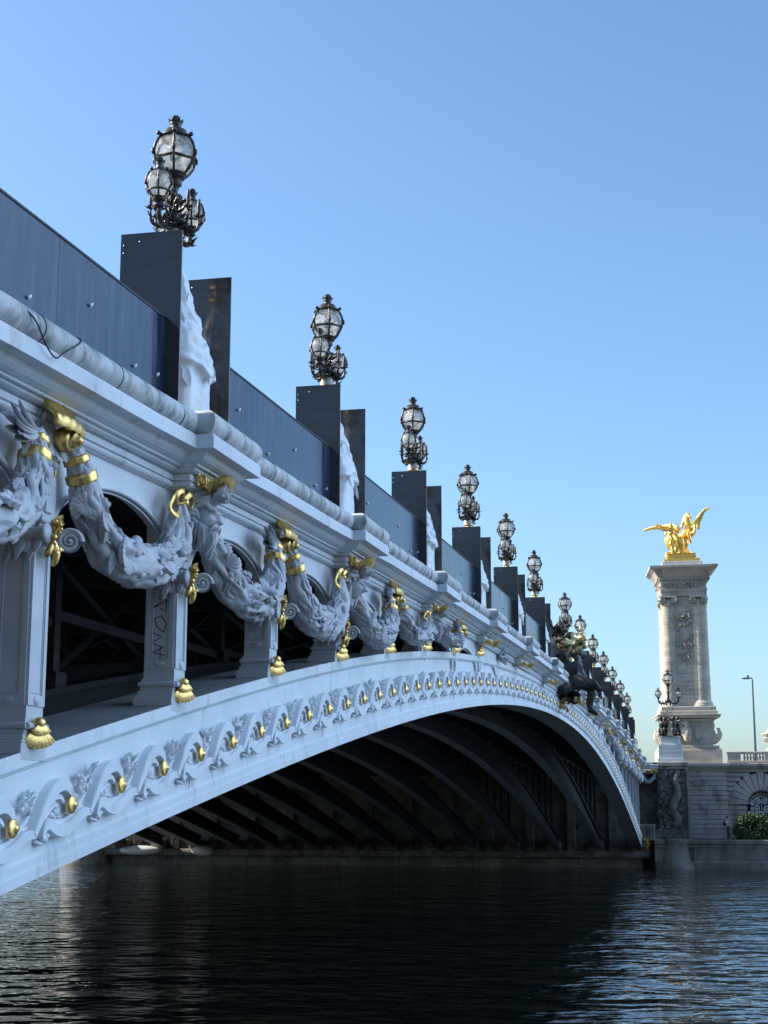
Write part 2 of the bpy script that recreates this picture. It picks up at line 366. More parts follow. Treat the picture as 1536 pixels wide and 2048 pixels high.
# running wave ornament with gilded bosses
PITCH = 1.055
def wave_motif(mb, x0, var):
    def W(u, v, y): x = x0 + u; return (x, y, float(intr(x)) + .47 * float(dep(x)) + v * 1.08)
    def ribbon(pts, w, h, n=16, y0=0.0):
        c = crv(pts, n); t = np.gradient(c, axis=0); t /= np.linalg.norm(t, axis=1)[:, None]; nn = np.stack([-t[:, 1], t[:, 0]], -1)
        w = np.broadcast_to(np.asarray(w, float), (len(pts),)); w = np.interp(np.linspace(0, 1, n), np.linspace(0, 1, len(pts)), w)
        sec = [(-.5, 0), (-.5, .85), (-.42, 1), (.42, 1), (.5, .85), (.5, 0)]
        Pg = []
        for i in range(n): Pg.append([W(c[i, 0] + nn[i, 0] * a * w[i], c[i, 1] + nn[i, 1] * a * w[i], y0 - h * b) for a, b in sec])
        mb.grid(np.array(Pg), smooth=False)
        for e in (0, -1): mb.add(np.array(Pg[e]), [tuple(range(6))] if e else [tuple(range(5, -1, -1))], False)
    ribbon([(-.60, -.08), (-.45, -.02), (-.30, .02), (-.14, .02), (.02, -.06), (.2, -.08), (.42, -.08)], [.04, .12, .17, .18, .12, .07, .05], .016, 20)
    ribbon([(-.67, -.11), (-.56, -.01), (-.43, .10), (-.28, .165), (-.13, .165), (-.02, .10), (.012, .02)], [.06, .085, .10, .105, .095, .075, .045], .085, 22)
    ribbon([(-.55, -.07), (-.42, .025), (-.29, .085), (-.17, .085), (-.09, .03)], [.025, .04, .042, .04, .025], .055, 12)
    ribbon([(-.48, -.08), (-.37, -.01), (-.27, .03), (-.18, .025)], [.02, .03, .03, .02], .042, 9)
    ribbon([(-.52, -.155), (-.46, -.085), (-.38, -.085), (-.26, -.14), (-.12, -.17), (.05, -.155), (.2, -.11), (.32, -.10), (.42, -.12)], [.035, .075, .09, .095, .10, .095, .085, .07, .05], .08, 24)
    ribbon([(-.30, -.07), (-.12, -.105), (.06, -.09), (.22, -.03), (.34, .03)], [.025, .04, .04, .04, .025], .045, 12)
    # small shell curl under the wave
    for k, (a, r) in enumerate(((-.46, .042), (-.42, .028))): mb.ball(W(a, -.175 + .015 * k, -.045), (r * 1.1, .04, r), 7, 9)
    mb.tube(crv([W(-.55, -.175, -.02), W(-.49, -.205, -.045), W(-.42, -.185, -.05), (W(-.40, -.155, -.045))], 8), .018, 6)
    # leaf clumps between the crests
    rg = np.random.default_rng(int(abs(x0) * 100) + 3)
    for q in range(9 if var else 6):
        uu = rg.uniform(.10, .46 if var else .34); vv = rg.uniform(.04, .15) + (uu - .1) * .25
        an = rg.uniform(.6, 2.4)
        mb.leaf(W(uu, vv - .03, -.03), (math.cos(an), -.5, math.sin(an)), (0, -1, 0), rg.uniform(.07, .13), rg.uniform(.05, .085), .25, .2, 5, 2)
    for q in range(9): mb.ball(W(rg.uniform(.14, .42), rg.uniform(.05, .2), -.045), rg.uniform(.018, .042, 3), 6, 7)
    for q in range(4): mb.ball(W(rg.uniform(-.42, -.2), rg.uniform(-.06, .0), -.03), rg.uniform(.02, .045, 3), 6, 7)
mb = MB(); boss_x = [-40.98 + PITCH * i - PITCH * 2 for i in range(90)]; boss_x = [x for x in boss_x if -HS + .8 < x < HS - .5]
for i, x in enumerate(boss_x): wave_motif(mb, x, i % 2)
mb.build('wave_frieze', FRIEZE, arch)
mb = MB(); mb.lathe([(0.001, .062), (.018, .062), (.02, .052), (.026, .05), (.028, .042), (.05, .038), (.066, .03), (.072, .018), (.072, 0)], 20, ax='y')
boss_me = mb.mesh('gold_boss', GOLD)
for x in boss_x: put('gold_boss', boss_me, arch, (x, -.06, float(intr(x)) + .47 * float(dep(x))), (0, -math.atan(-2 * .002333 * x), 0), (1.12, 1, 1.05))

# cornice: a profile carried along the bridge, stepping forward over every lamp
def cornice_path(x0=-HS, x1=HS + .3):
    pts = []; x = x0
    nodes = []
    for c in masc_x:
        nodes += [(c - .33, 0), (c - .33, NOTCH), (c + .33, NOTCH), (c + .33, 0)]
    path = [(x0, 0)]
    for n_ in nodes:
        if n_[0] - path[-1][0] > 2:
            k = int((n_[0] - path[-1][0]) / 1.3); a = path[-1]
            for q in range(1, k): path.append((a[0] + (n_[0] - a[0]) * q / k, a[1]))
        path.append(n_)
    path.append((x1, 0)); return path
def sweep_cornice(prof):
    path = cornice_path(); rows = []
    for i, (x, off) in enumerate(path):
        dprev = i > 0 and abs(path[i - 1][0] - x) < 1e-6; dnext = i < len(path) - 1 and abs(path[i + 1][0] - x) < 1e-6
        sgn = 0
        if dnext or dprev:
            other = path[i + 1] if dnext else path[i - 1]
            up = (other[1] > off) if dnext else (off > other[1])
            sgn = -1 if up else 1
        rows.append([(x + sgn * max(-y, -.02), y - off, z + float(cb(x))) for y, z in prof])
    return np.array(rows)
z0 = 8.82
roll = [(-.20, z0 - .004)] + [(-.33 + .125 * math.cos(a), z0 - .127 + .125 * math.sin(a)) for a in np.linspace(math.pi * .5, math.pi * 1.58, 12)] + [(-.29, z0 - .252)]
mb = MB(); G = sweep_cornice(roll)
for i in range(len(G) - 1): mb.grid(G[i:i + 2])
rollo = mb.build('cap_roll', ROLLM, bridge)
mb = MB()
for x in np.arange(-43.1, 46, 1.52):
    if min(abs(x - c) for c in masc_x) < .9: continue
    pts = [(x, -.33 + .1265 * math.cos(a), z0 - .127 + .1265 * math.sin(a) + float(cb(x))) for a in np.linspace(math.pi * .55, math.pi * 1.55, 14)]
    mb.tube(pts, .0045, 5)
mb.build('roll_joint', BLACK, rollo)
b0 = z0 - .252
corn = [(-.29, b0), (-.425, b0 - .002), (-.425, b0 - .022), (-.44, b0 - .026), (-.44, b0 - .145), (-.325, b0 - .150), (-.315, b0 - .165), (-.30, b0 - .19), (-.27, b0 - .215), (-.225, b0 - .232), (-.20, b0 - .235), (-.20, b0 - .256), (-.165, b0 - .257), (-.165, b0 - .245), (-.152, b0 - .245), (-.155, b0 - .262), (-.15, b0 - .280), (-.125, b0 - .292), (-.085, b0 - .296), (-.060, b0 - .297), (-.060, b0 - .311), (-.085, b0 - .312), (-.085, b0 - .368), (-.058, b0 - .369), (-.058, b0 - .383), (-.078, b0 - .385), (-.086, b0 - .396), (-.086, b0 - .412), (-.072, b0 - .430), (-.050, b0 - .431), (-.050, b0 - .442), (-.065, b0 - .443), (-.03, b0 - .45), (-.03, CB - .03), (.02, CB - .04), (.30, CB - .04)]
mb = MB(); G = sweep_cornice(corn)
for i in range(len(G) - 1): mb.grid(G[i:i + 2], smooth=False)
mb.build('cornice', WHITE, bridge)
# parapet top and deck
mb = MB(); xd = np.linspace(-HS, HS + 3.9, 60)
for (ya, yb, za, zb) in ((-.22, .6, z0 - .25, z0 - .012), (.6, BW, CB - .05, CB + .45)):
    mb.grid(np.array([[(x, ya, za + float(cb(x))), (x, ya, zb + float(cb(x))), (x, yb, zb + float(cb(x))), (x, yb, za + float(cb(x)))] for x in xd]), cv=True, smooth=False)
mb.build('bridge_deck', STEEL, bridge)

# ribs under the deck, each with its spandrel frame
stations = sorted(masc_x + shell_x)
for k in range(1, 14):
    y = k * 2.82; mb = MB(); w = .19
    def rr(x): zi, ze = float(intr(x)), float(extr(x)) - .08; return [(y - w, zi), (y + w, zi), (y + w, zi + .09), (y + .05, zi + .1), (y + .05, ze - .1), (y + w, ze - .09), (y + w, ze), (y - w, ze), (y - w, ze - .09), (y - .05, ze - .1), (y - .05, zi + .1), (y - w, zi + .09)]
    mb.grid(np.array([[(x, a, b) for a, b in rr(x)] for x in np.linspace(-HS, HS, 70)]), cv=True, smooth=False)
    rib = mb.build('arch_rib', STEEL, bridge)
    mb = MB(); mb.grid(np.array([[(x, y - w - .02, float(intr(x)) - .03), (x, y + w + .02, float(intr(x)) - .03), (x, y + w + .02, float(intr(x)) - .002), (x, y - w - .02, float(intr(x)) - .002)] for x in np.linspace(-HS, HS, 70)]), cv=True, smooth=False); mb.build('rib_flange', FLANGE, rib)
    for x in stations:
        zt, zb = CB + float(cb(x)), float(extr(x)) - .1
        if zt - zb < .35 or k > 3: continue
        mb = MB(); mb.box(x - .09, x + .09, y - .09, y + .09, zb, zt - .05)
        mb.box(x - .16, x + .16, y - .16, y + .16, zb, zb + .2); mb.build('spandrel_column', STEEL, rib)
    for i in range(len(stations) - 1):
        a, b = stations[i], stations[i + 1]
        if k > 3 or CB + float(cb(a)) - float(extr(a)) < .5 or CB + float(cb(b)) - float(extr(b)) < .5 or b - a > 4: continue
        mb = MB(); mb.tube([(a, y + .02, CB + float(cb(a)) - .15), (b, y + .02, float(extr(b)) + .05)], .045, 4, smooth=False)
        mb.tube([(a, y - .02, float(extr(a)) + .05), (b, y - .02, CB + float(cb(b)) - .15)], .045, 4, smooth=False)
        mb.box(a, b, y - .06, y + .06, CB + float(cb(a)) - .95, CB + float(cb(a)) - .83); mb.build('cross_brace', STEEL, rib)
# far side fascia of the deck and transverse beams
mb = MB()
for x in np.arange(-52, 53, 3.25):
    zt = CB + float(cb(x)) - .05
    mb.box(x - .12, x + .12, .62, BW - .2, zt - .34, zt - .001)
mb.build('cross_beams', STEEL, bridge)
mb = MB(); mb.grid(np.array([[(x, BW - .4, CB - .3 + float(cb(x))), (x, BW, CB - .3 + float(cb(x))), (x, BW, z0 + .5 + float(cb(x))), (x, BW - .4, z0 + .5 + float(cb(x)))] for x in xd]), cv=True, smooth=False)
mb.build('far_parapet', WHITE, bridge)

# spandrel wall with basket-arched openings
mb = MB(); trims = []
def opening(a, b):
    la, lb = a + .2, b - .2; w = (lb - la) / 2; c = (a + b) / 2
    t = np.linspace(math.pi, 0, 25); xo = c + w * np.cos(t)
    zo = np.array([CB - .86 + .58 * math.sin(q) for q in t]) + cb(xo)
    zt = CB - .03 + cb(xo)
    for y, sg in ((-.02, 1), (.10, -1)):
        g = np.stack([np.stack([xo, np.full(25, y), zo], -1), np.stack([xo, np.full(25, y), zt], -1)], 1); mb.grid(g, smooth=False)
    g = np.stack([np.stack([xo, np.full(25, -.02), zo], -1), np.stack([xo, np.full(25, .10), zo], -1)], 1); mb.grid(g)
    trim = MB(); trims.append(trim)
    trim.tube(np.stack([xo, np.full(25, -.03), zo - .005], -1), .022, 7)
    trim.tube(np.stack([c + (xo - c) * .965, np.full(25, .0), zo - .035], -1), .012, 6)
for i in range(len(stations) - 1):
    a, b = stations[i], stations[i + 1]
    if b - a > 4: continue
    if CB + float(cb(a)) - min(float(extr(a)), float(extr(b))) < .32: continue
    opening(a, b)
for x in stations:
    zt = CB - .03 + float(cb(x)); zb = max(zt - .86, float(extr(x)) - .02)
    if zt - zb > .05: mb.box(x - .2, x + .2, -.02, .26, zb, zt - .0)
# plain wall where the arch rises to the cornice
xm = np.linspace(-18, 18, 60); mb.grid(np.array([[(x, -.015, min(float(extr(x)), CB + float(cb(x))) - .06), (x, -.015, CB - .02 + float(cb(x)))] for x in xm]), smooth=False)
wall = mb.build('spandrel_wall', WHITE, bridge); [q.build('opening_trim', WHITE, wall) for q in trims]

# posts that stand on the arch and carry the cornice
def scallop(mb, R, rib=9, T=None, cup=.25, amp=.10, span=math.pi * .8, nr=10, na=46, thick=.02, ed=.07):
    """fan shell, hinge at the origin, opening along +z, bulging to -y"""
    r = np.linspace(.06, 1, nr); a = np.linspace(-span / 2, span / 2, na)
    ridge = np.abs(np.cos(a / span * rib * np.pi))
    edge = 1 + ed * (ridge - .5)
    rr = r[:, None] * R * (1 + (edge - 1)[None] * r[:, None] ** 2)
    X = rr * np.sin(a)[None]; Z = rr * np.cos(a)[None]
    Y = -(np.sin(np.pi * np.clip(r, 0, 1) * .62)[:, None] * R * cup * np.cos(a * .7)[None] + ridge[None] * amp * R * r[:, None] ** .8)
    # steps across the shell
    Y = Y - (.02 * R * (np.floor(r * 3) / 3))[:, None]
    A = np.stack([X, Y, Z], -1); B = A + np.array([0, thick + .02, 0]); B[..., 1] = np.maximum(B[..., 1], Y + thick)
    ring = np.concatenate([A, B[:, ::-1]], 1)
    if T is not None: ring = ring @ np.asarray(T)[:3, :3].T + np.asarray(T)[:3, 3]
    mb.grid(ring, cv=True)
    e = ring[-1]; n = len(e); mb.add(e, [(i, i + 1, n - 2 - i, n - 1 - i) for i in range(na - 1)])
def spiral(mb, c, R, ax, w, turns=2.2, th=.28):
    """volute: a coil that tapers to its eye; ax = matrix taking local x,z plane to the disc"""
    n = 64; t = np.linspace(0, 1, n); a = t * turns * 2 * np.pi; r = R * (1 - t * .86)
    pts = np.stack([r * np.cos(a), -.25 * w * t, r * np.sin(a)], -1)
    m2 = MB(); m2.tube(pts, R * th * (1 - t * .7), 8)
    m2.lathe([(R * .98, w * .5), (R * .98, -w * .12), (R * .3, -w * .14), (.001, -w * .14)], 28, ax='y')
    m2.ball((0, -w * .35, 0), R * .2, 8, 10); m2.xf(ax); m2.xf(trm(*c)); mb.merge(m2)
# shared capital pieces (local origin: post axis at the underside of the cornice)
mb = MB(); ZC = -.92
spiral(mb, (.20, -.19, ZC), .095, rotm('Z', -math.pi * .36), .07)
spiral(mb, (-.14, .16, ZC + .02), .075, rotm('Z', -math.pi * .5), .05)
mb.lathe([(.001, -.13), (.06, -.13), (.085, -.10), (.092, -.07), (.075, -.06), (.088, -.045), (.075, -.03), (.062, 0), (.055, .08), (.062, .14), (.08, .18), (.001, .18)], 18, o=(-.15, .02, ZC + .01), ax='y')
mb.box(-.19, .19, -.13, .30, ZC + .10, ZC + .17, .015); mb.box(-.15, .15, -.09, .28, ZC - .05, ZC + .10)
mb.box(-.16, .16, -.075, .2, ZC + .17, -.02); mb.box(-.06, .06, -.10, -.07, ZC + .2, -.25, .008)
for q in range(9):
    mb.leaf((-.17 + .02 * math.sin(q), .02 + .03 * (q - 4), ZC - .03), (-.25, .1 * math.sin(q * 2), -1), (-1, 0, .2), .13 + .04 * (q % 3), .07, .2, .2, 6, 2)
cap_me = mb.mesh('capital', CARVE)
mb = MB(); rg = np.random.default_rng(4)
for q in range(12):
    an = rg.uniform(-.8, 3.9); mb.leaf((.02 + rg.uniform(-.03, .05), -.12, ZC + rg.uniform(.02, .13)), (math.cos(an), -.45, math.sin(an)), (0, -1, .2), rg.uniform(.07, .12), .06, .35, .2, 5, 2)
for q in range(9): mb.ball((.0 + rg.uniform(-.07, .09), -.14 - rg.uniform(0, .05), ZC + rg.uniform(-.16, .13)), rg.uniform(.015, .034), 6, 8)
for (dx, dz) in ((-.09, -.17), (.06, -.22), (.0, -.13)):
    mb.tube(crv([(dx * .3, -.13, ZC - .01), (dx * .8, -.16, ZC + dz * .5), (dx, -.12, ZC + dz)], 8), [.016, .018, .02, .022, .026, .03, .03, .012], 7)
capg_me = mb.mesh('gold_blossom', GOLD)
mb = MB(); T = rotm('X', math.pi) @ rotm('Z', 0)
scallop(mb, .24, 8, trm(0, -.06, .27) @ rotm('X', math.pi + .30) @ rotm('Z', math.pi), .40, .010, math.pi * .52, 14, 60, .04, .03)
scallop(mb, .14, 6, trm(0, -.10, .29) @ rotm('X', math.pi + .22) @ rotm('Z', math.pi), .42, .018, math.pi * .5, 10, 40, .03, .03)
mb.ball((0, -.085, .265), (.06, .06, .06), 9, 12)
footshell_me = mb.mesh('gold_foot_shell', GOLD)
def panel_face(mb, x0, x1, z0_, z1, y, t=.012, axis='y'):
    """raised border round a sunk panel"""
    w = min(.05, (x1 - x0) * .22)
    for (a, b, c, d) in ((x0, x0 + w, z0_, z1), (x1 - w, x1, z0_, z1), (x0 + w, x1 - w, z0_, z0_ + w * 1.6), (x0 + w, x1 - w, z1 - w, z1)):
        if axis == 'y': mb.box(a, b, y - t, y, c, d)
        else: mb.box(y - t, y, a, b, c, d)
    q = [(x0 + w * 1.3, z0_ + w * 2), (x1 - w * 1.3, z0_ + w * 2), (x1 - w * 1.3, z1 - w * 1.4), (x0 + w * 1.3, z1 - w * 1.4), (x0 + w * 1.3, z0_ + w * 2)]
    for i in range(4):
        A, B = q[i], q[i + 1]
        if axis == 'y': mb.tube([(A[0], y - .002, A[1]), (B[0], y - .002, B[1])], .006, 6)
        else: mb.tube([(y - .002, A[0], A[1]), (y - .002, B[0], B[1])], .006, 6)
post_objs = {}
for x in stations:
    zt = CB + float(cb(x)); ze = float(extr(x)); gap = zt - ze
    if gap < .3: continue
    mb = MB(); zb = ze - .09
    mb.box(-.15, .15, -.045, .27, zb + .3, zt - .05)
    if gap > 1.2:
        panel_face(mb, -.15, .15, zb + .42, zt - 1.0, -.045); panel_face(mb, -.03, .255, zb + .42, zt - 1.02, -.15, axis='x')
        mb.ball((0, -.055, zb + .46), (.05, .02, .04)); mb.ball((-.155, .11, zb + .46), (.02, .07, .03))
    # moulded base
    for (e, a, b) in ((.075, 0, .13), (.062, .13, .155), (.045, .155, .2), (.028, .2, .235)):
        mb.box(-.15 - e, .15 + e, -.047 - e * .06, .27 + e, zb + a, zb + b, .006)
    for (e, zc_, r) in ((.05, zb + .262, .028),):
        ring = [(-.15 - e * .5, -.05 - e * .3, zc_), (.15 + e * .5, -.05 - e * .3, zc_), (.15 + e * .5, .27 + e * .5, zc_), (-.15 - e * .5, .27 + e * .5, zc_)]
        for i in range(4): mb.tube([ring[i], ring[(i + 1) % 4]], r, 8)
    mb.box(-.165, .165, -.048, .285, zb + .235, zb + .32)
    p_ = mb.build('spandrel_post', POSTS, bridge, (x, 0, 0)); post_objs[x] = p_
    if gap > 1.15:
        put('capital', cap_me, p_, (0, 0, zt)); put('gold_blossom', capg_me, p_, (0, 0, zt))
    if x < 12: put('gold_foot_shell', footshell_me, p_, (-.0, -.04, ze - .01), (0, 0, -.5), (.9, .85, .78))
# scratched writing on the side of one post
gx = -37.375; zb = float(extr(gx)) + .38; mb = MB()
strokes = [[(.04, .86), (.20, .80), (.03, .72), (.17, .83), (.17, .66), (.10, .72)],
           [(.12, .62), (.18, .50), (.15, .40), (.08, .47), (.05, .58), (.12, .61)], [(.02, .41), (.13, .34)],
           [(.05, .28), (.12, .33)], [(.02, .27), (.15, .20), (.04, .14), (.16, .10)], [(.12, .22), (.12, .04)]]
for st in strokes:
    pts = [(-.1515, .225 - a, zb + b * .76) for a, b in st]
    for i in range(len(pts) - 1): mb.tube([pts[i], pts[i + 1]], .0045, 5)
mb.build('graffiti', INK, post_objs[gx], (0, 0, 0))

# carved garlands
def snail(mb, c, r, axis, m=0):
    for q in range(14):
        a = q * .85; k = 1 - q / 15
        mb.ball(np.array(c) + np.array((math.cos(a) * r * .45 * k, -r * .35 * (1 - k), math.sin(a) * r * .45 * k)), r * .45 * k + .006, 6, 8)
def garland(seed, plume_end, band_start, bow_end):
    mb = MB(); rg = np.random.default_rng(seed)
    path = [(.26, -.27, -.22), (.34, -.31, -.42), (.50, -.33, -.72), (.85, -.34, -.96), (1.35, -.35, -1.03), (1.9, -.34, -.98), (2.4, -.33, -.78), (2.68, -.30, -.52), (2.80, -.27, -.28)]
    rad = [.07, .094, .122, .148, .165, .16, .138, .104, .06]
    if seed % 2: path = [(3.06 - a, b, c) for a, b, c in path[::-1]]; rad = rad[::-1]
    n = 130; c = crv(path, n); r = np.interp(np.linspace(0, 1, n), np.linspace(0, 1, len(rad)), rad)
    nv = 56; t = np.linspace(0, 1, n)[:, None]; a = np.linspace(0, 2 * np.pi, nv, endpoint=False)[None]
    q = np.stack([t * 7 + .0 * a, np.cos(a + t * 5) * 1.5 + 0 * t, np.sin(a + t * 5) * 1.5 + 0 * t], -1)
    d = 1 - 2 * np.abs(fbm(q * .95, 3, seed)); d2 = fbm(np.stack([t * 26 + 0 * a, np.cos(a) * 3 + 0 * t, np.sin(a) * 3 + 0 * t], -1), 2, seed + 9)
    mb.tube(c, r, nv, disp=.30 * d + .08 * d2)
    T = np.gradient(c, axis=0); T /= np.linalg.norm(T, axis=1)[:, None]
    U = np.cross(T, (0, 1, 0)); U /= np.linalg.norm(U, axis=1)[:, None]; V = np.cross(T, U)
    def nrm(i, an): return math.cos(an) * U[i] + math.sin(an) * V[i]
    for k in range(36):                                          # weed and drapery strands along the swag
        i0 = int(rg.uniform(.05, .78) * n); di = int(rg.uniform(.10, .24) * n); i1 = min(i0 + di, n - 4); an = rg.uniform(0, 6.28); w_ = rg.uniform(-1.3, 1.3); ph = rg.uniform(0, 6)
        ii = np.linspace(i0, i1, 14).astype(int); q = np.linspace(0, 1, 14)
        pts = np.array([c[a_] + nrm(a_, an + w_ * b_ + .35 * math.sin(b_ * 7 + ph)) * r[a_] * (1.0 + .10 * math.sin(b_ * 5 + ph)) for a_, b_ in zip(ii, q)])
        mb.tube(pts, np.interp(q, [0, .3, .8, 1], [.5, 1, .8, .1]) * rg.uniform(.025, .055), 7, ell=(.55, 1), up=nrm(i0, an))
    for k in range(84):
        i = int(rg.uniform(.05, .93) * n); an = rg.uniform(0, 2 * np.pi); nr = nrm(i, an)
        dr = T[i] * (1 if i < n * .55 else -1) + rg.uniform(-1.0, 1.0) * np.cross(T[i], nr)
        L = r[i] * rg.uniform(.9, 1.6)
        mb.leaf(c[i] + nr * r[i] * .95, dr + nr * rg.uniform(.0, .22), nr, L, L * rg.uniform(.35, .55), rg.uniform(-.35, .1), .16, 12, int(rg.integers(2, 5)))
    for k in range(13):
        i = int(rg.uniform(.18, .86) * n); nr = nrm(i, rg.uniform(0, 6.28))
        if nr[1] > .2: nr = nr * np.array((1, -1, 1))
        Rm = np.array(Vector((0, -1, 0)).rotation_difference(Vector(nr)).to_matrix().to_4x4())
        scallop(mb, r[i] * rg.uniform(.7, 1.2), 7, trm(*(c[i] + nr * r[i] * .98)) @ Rm @ rotm('Y', rg.uniform(0, 6)), .30, .07, math.pi * .85, 8, 36)
    for k in range(8):
        i = int(rg.uniform(.2, .8) * n); nr = nrm(i, rg.uniform(0, 6.28))
        if nr[1] > 0: nr = nr * np.array((1, -1, 1))
        snail(mb, c[i] + nr * r[i], r[i] * rg.uniform(.45, .75), nr)
    for k in range(22):
        i = int(rg.uniform(.08, .92) * n); mb.ball(c[i] + nrm(i, rg.uniform(0, 6.28)) * r[i] * 1.02, rg.uniform(.018, .042), 6, 8)
    ex = 1 if plume_end > 1.5 else -1
    pb = np.array(path[-1] if ex > 0 else path[0])
    for k in range(11 if ex > 0 else 0):                         # plume of feathers by the bracket
        f = (k - 5) / 5
        mb.leaf(pb + (-.02, -.03, .02), (-1, .10 * math.sin(k * 2), -.22 - .30 * f), (.2, -.6, .6), .72 - .22 * abs(f), .12, .22, .14, 9, 0)
    G = MB(); Gb = []
    def band(i, w, k=1.32):
        cc = c[max(i - w, 0):i + w + 1]; Gq = MB(); Gb.append(Gq); Gq.tube(cc, np.interp(np.linspace(0, 1, len(cc)), [0, .15, .85, 1], [1.0, k, k, 1.0]) * r[i] * 1.02, 30, disp=.05 * np.cos(np.arange(30) * 2.1)[None] * np.ones((len(cc), 1)))
    lo = (2, 5) if not seed % 2 else (n - 7, n - 4)
    for i in ((7, 17) if band_start < 1.5 else (n - 8, n - 18)): band(i, 3)
    # bow with gilded edges at the other end
    pe = np.array(path[0] if ex > 0 else path[-1]) + (0, -.03, .02)
    for sg in (-1, 1):
        loop = crv([pe, pe + (.10 * sg, -.05, .10), pe + (.22 * sg, -.03, .06), pe + (.20 * sg, .0, -.04), pe + (.04 * sg, -.02, -.01)], 16)
        if bow_end: G.tube(loop, .028, 8, ell=(1.3, .45))
        else: mb.tube(loop, .028, 8, ell=(1.3, .45))
    if bow_end:
        G.tube(crv([pe + (-.2, 0, .04), pe + (-.30, -.02, .0), pe + (-.34, .0, -.1), pe + (-.24, -.03, -.16), pe + (-.16, -.02, -.12)], 14), .03, 8, ell=(1.2, .5))
        G.ball(pe + (0, -.03, 0), .04)
    return mb.mesh('garland', CARVE), (G.mesh('gold_bow', GOLD) if G.n else None), [q.mesh('gold_band', GOLD) for q in Gb]
gA = [garland(10, 0, 0, True), garland(12, 0, 0, True)]           # shell on the left, mask on the right
gB = [garland(11, 3, 9, False), garland(13, 3, 9, False)]         # mask on the left, shell on the right
for i in range(len(stations) - 1):
    a, b = stations[i], stations[i + 1]
    if b - a > 4: continue
    gap = min(CB + float(cb(x)) - float(extr(x)) for x in (a, b)) * .5 + .5 * (CB + float(cb((a + b) / 2)) - float(extr((a + b) / 2)))
    if gap < .42: continue
    sc = min(1.0, (gap + .05) / 1.27); left_shell = a in shell_x
    src = (gA if left_shell else gB)[(i // 2) % 2]
    za, zb_ = CB + float(cb(a)), CB + float(cb(b)); sl = math.atan((zb_ - za) / (b - a))
    o = put('garland', src[0], bridge, (a, .11, za + .06), (0, -sl, 0), (1, 1, sc)); src[1] and put('gold_bow', src[1], o); [put('gold_band', q, o) for q in src[2]]

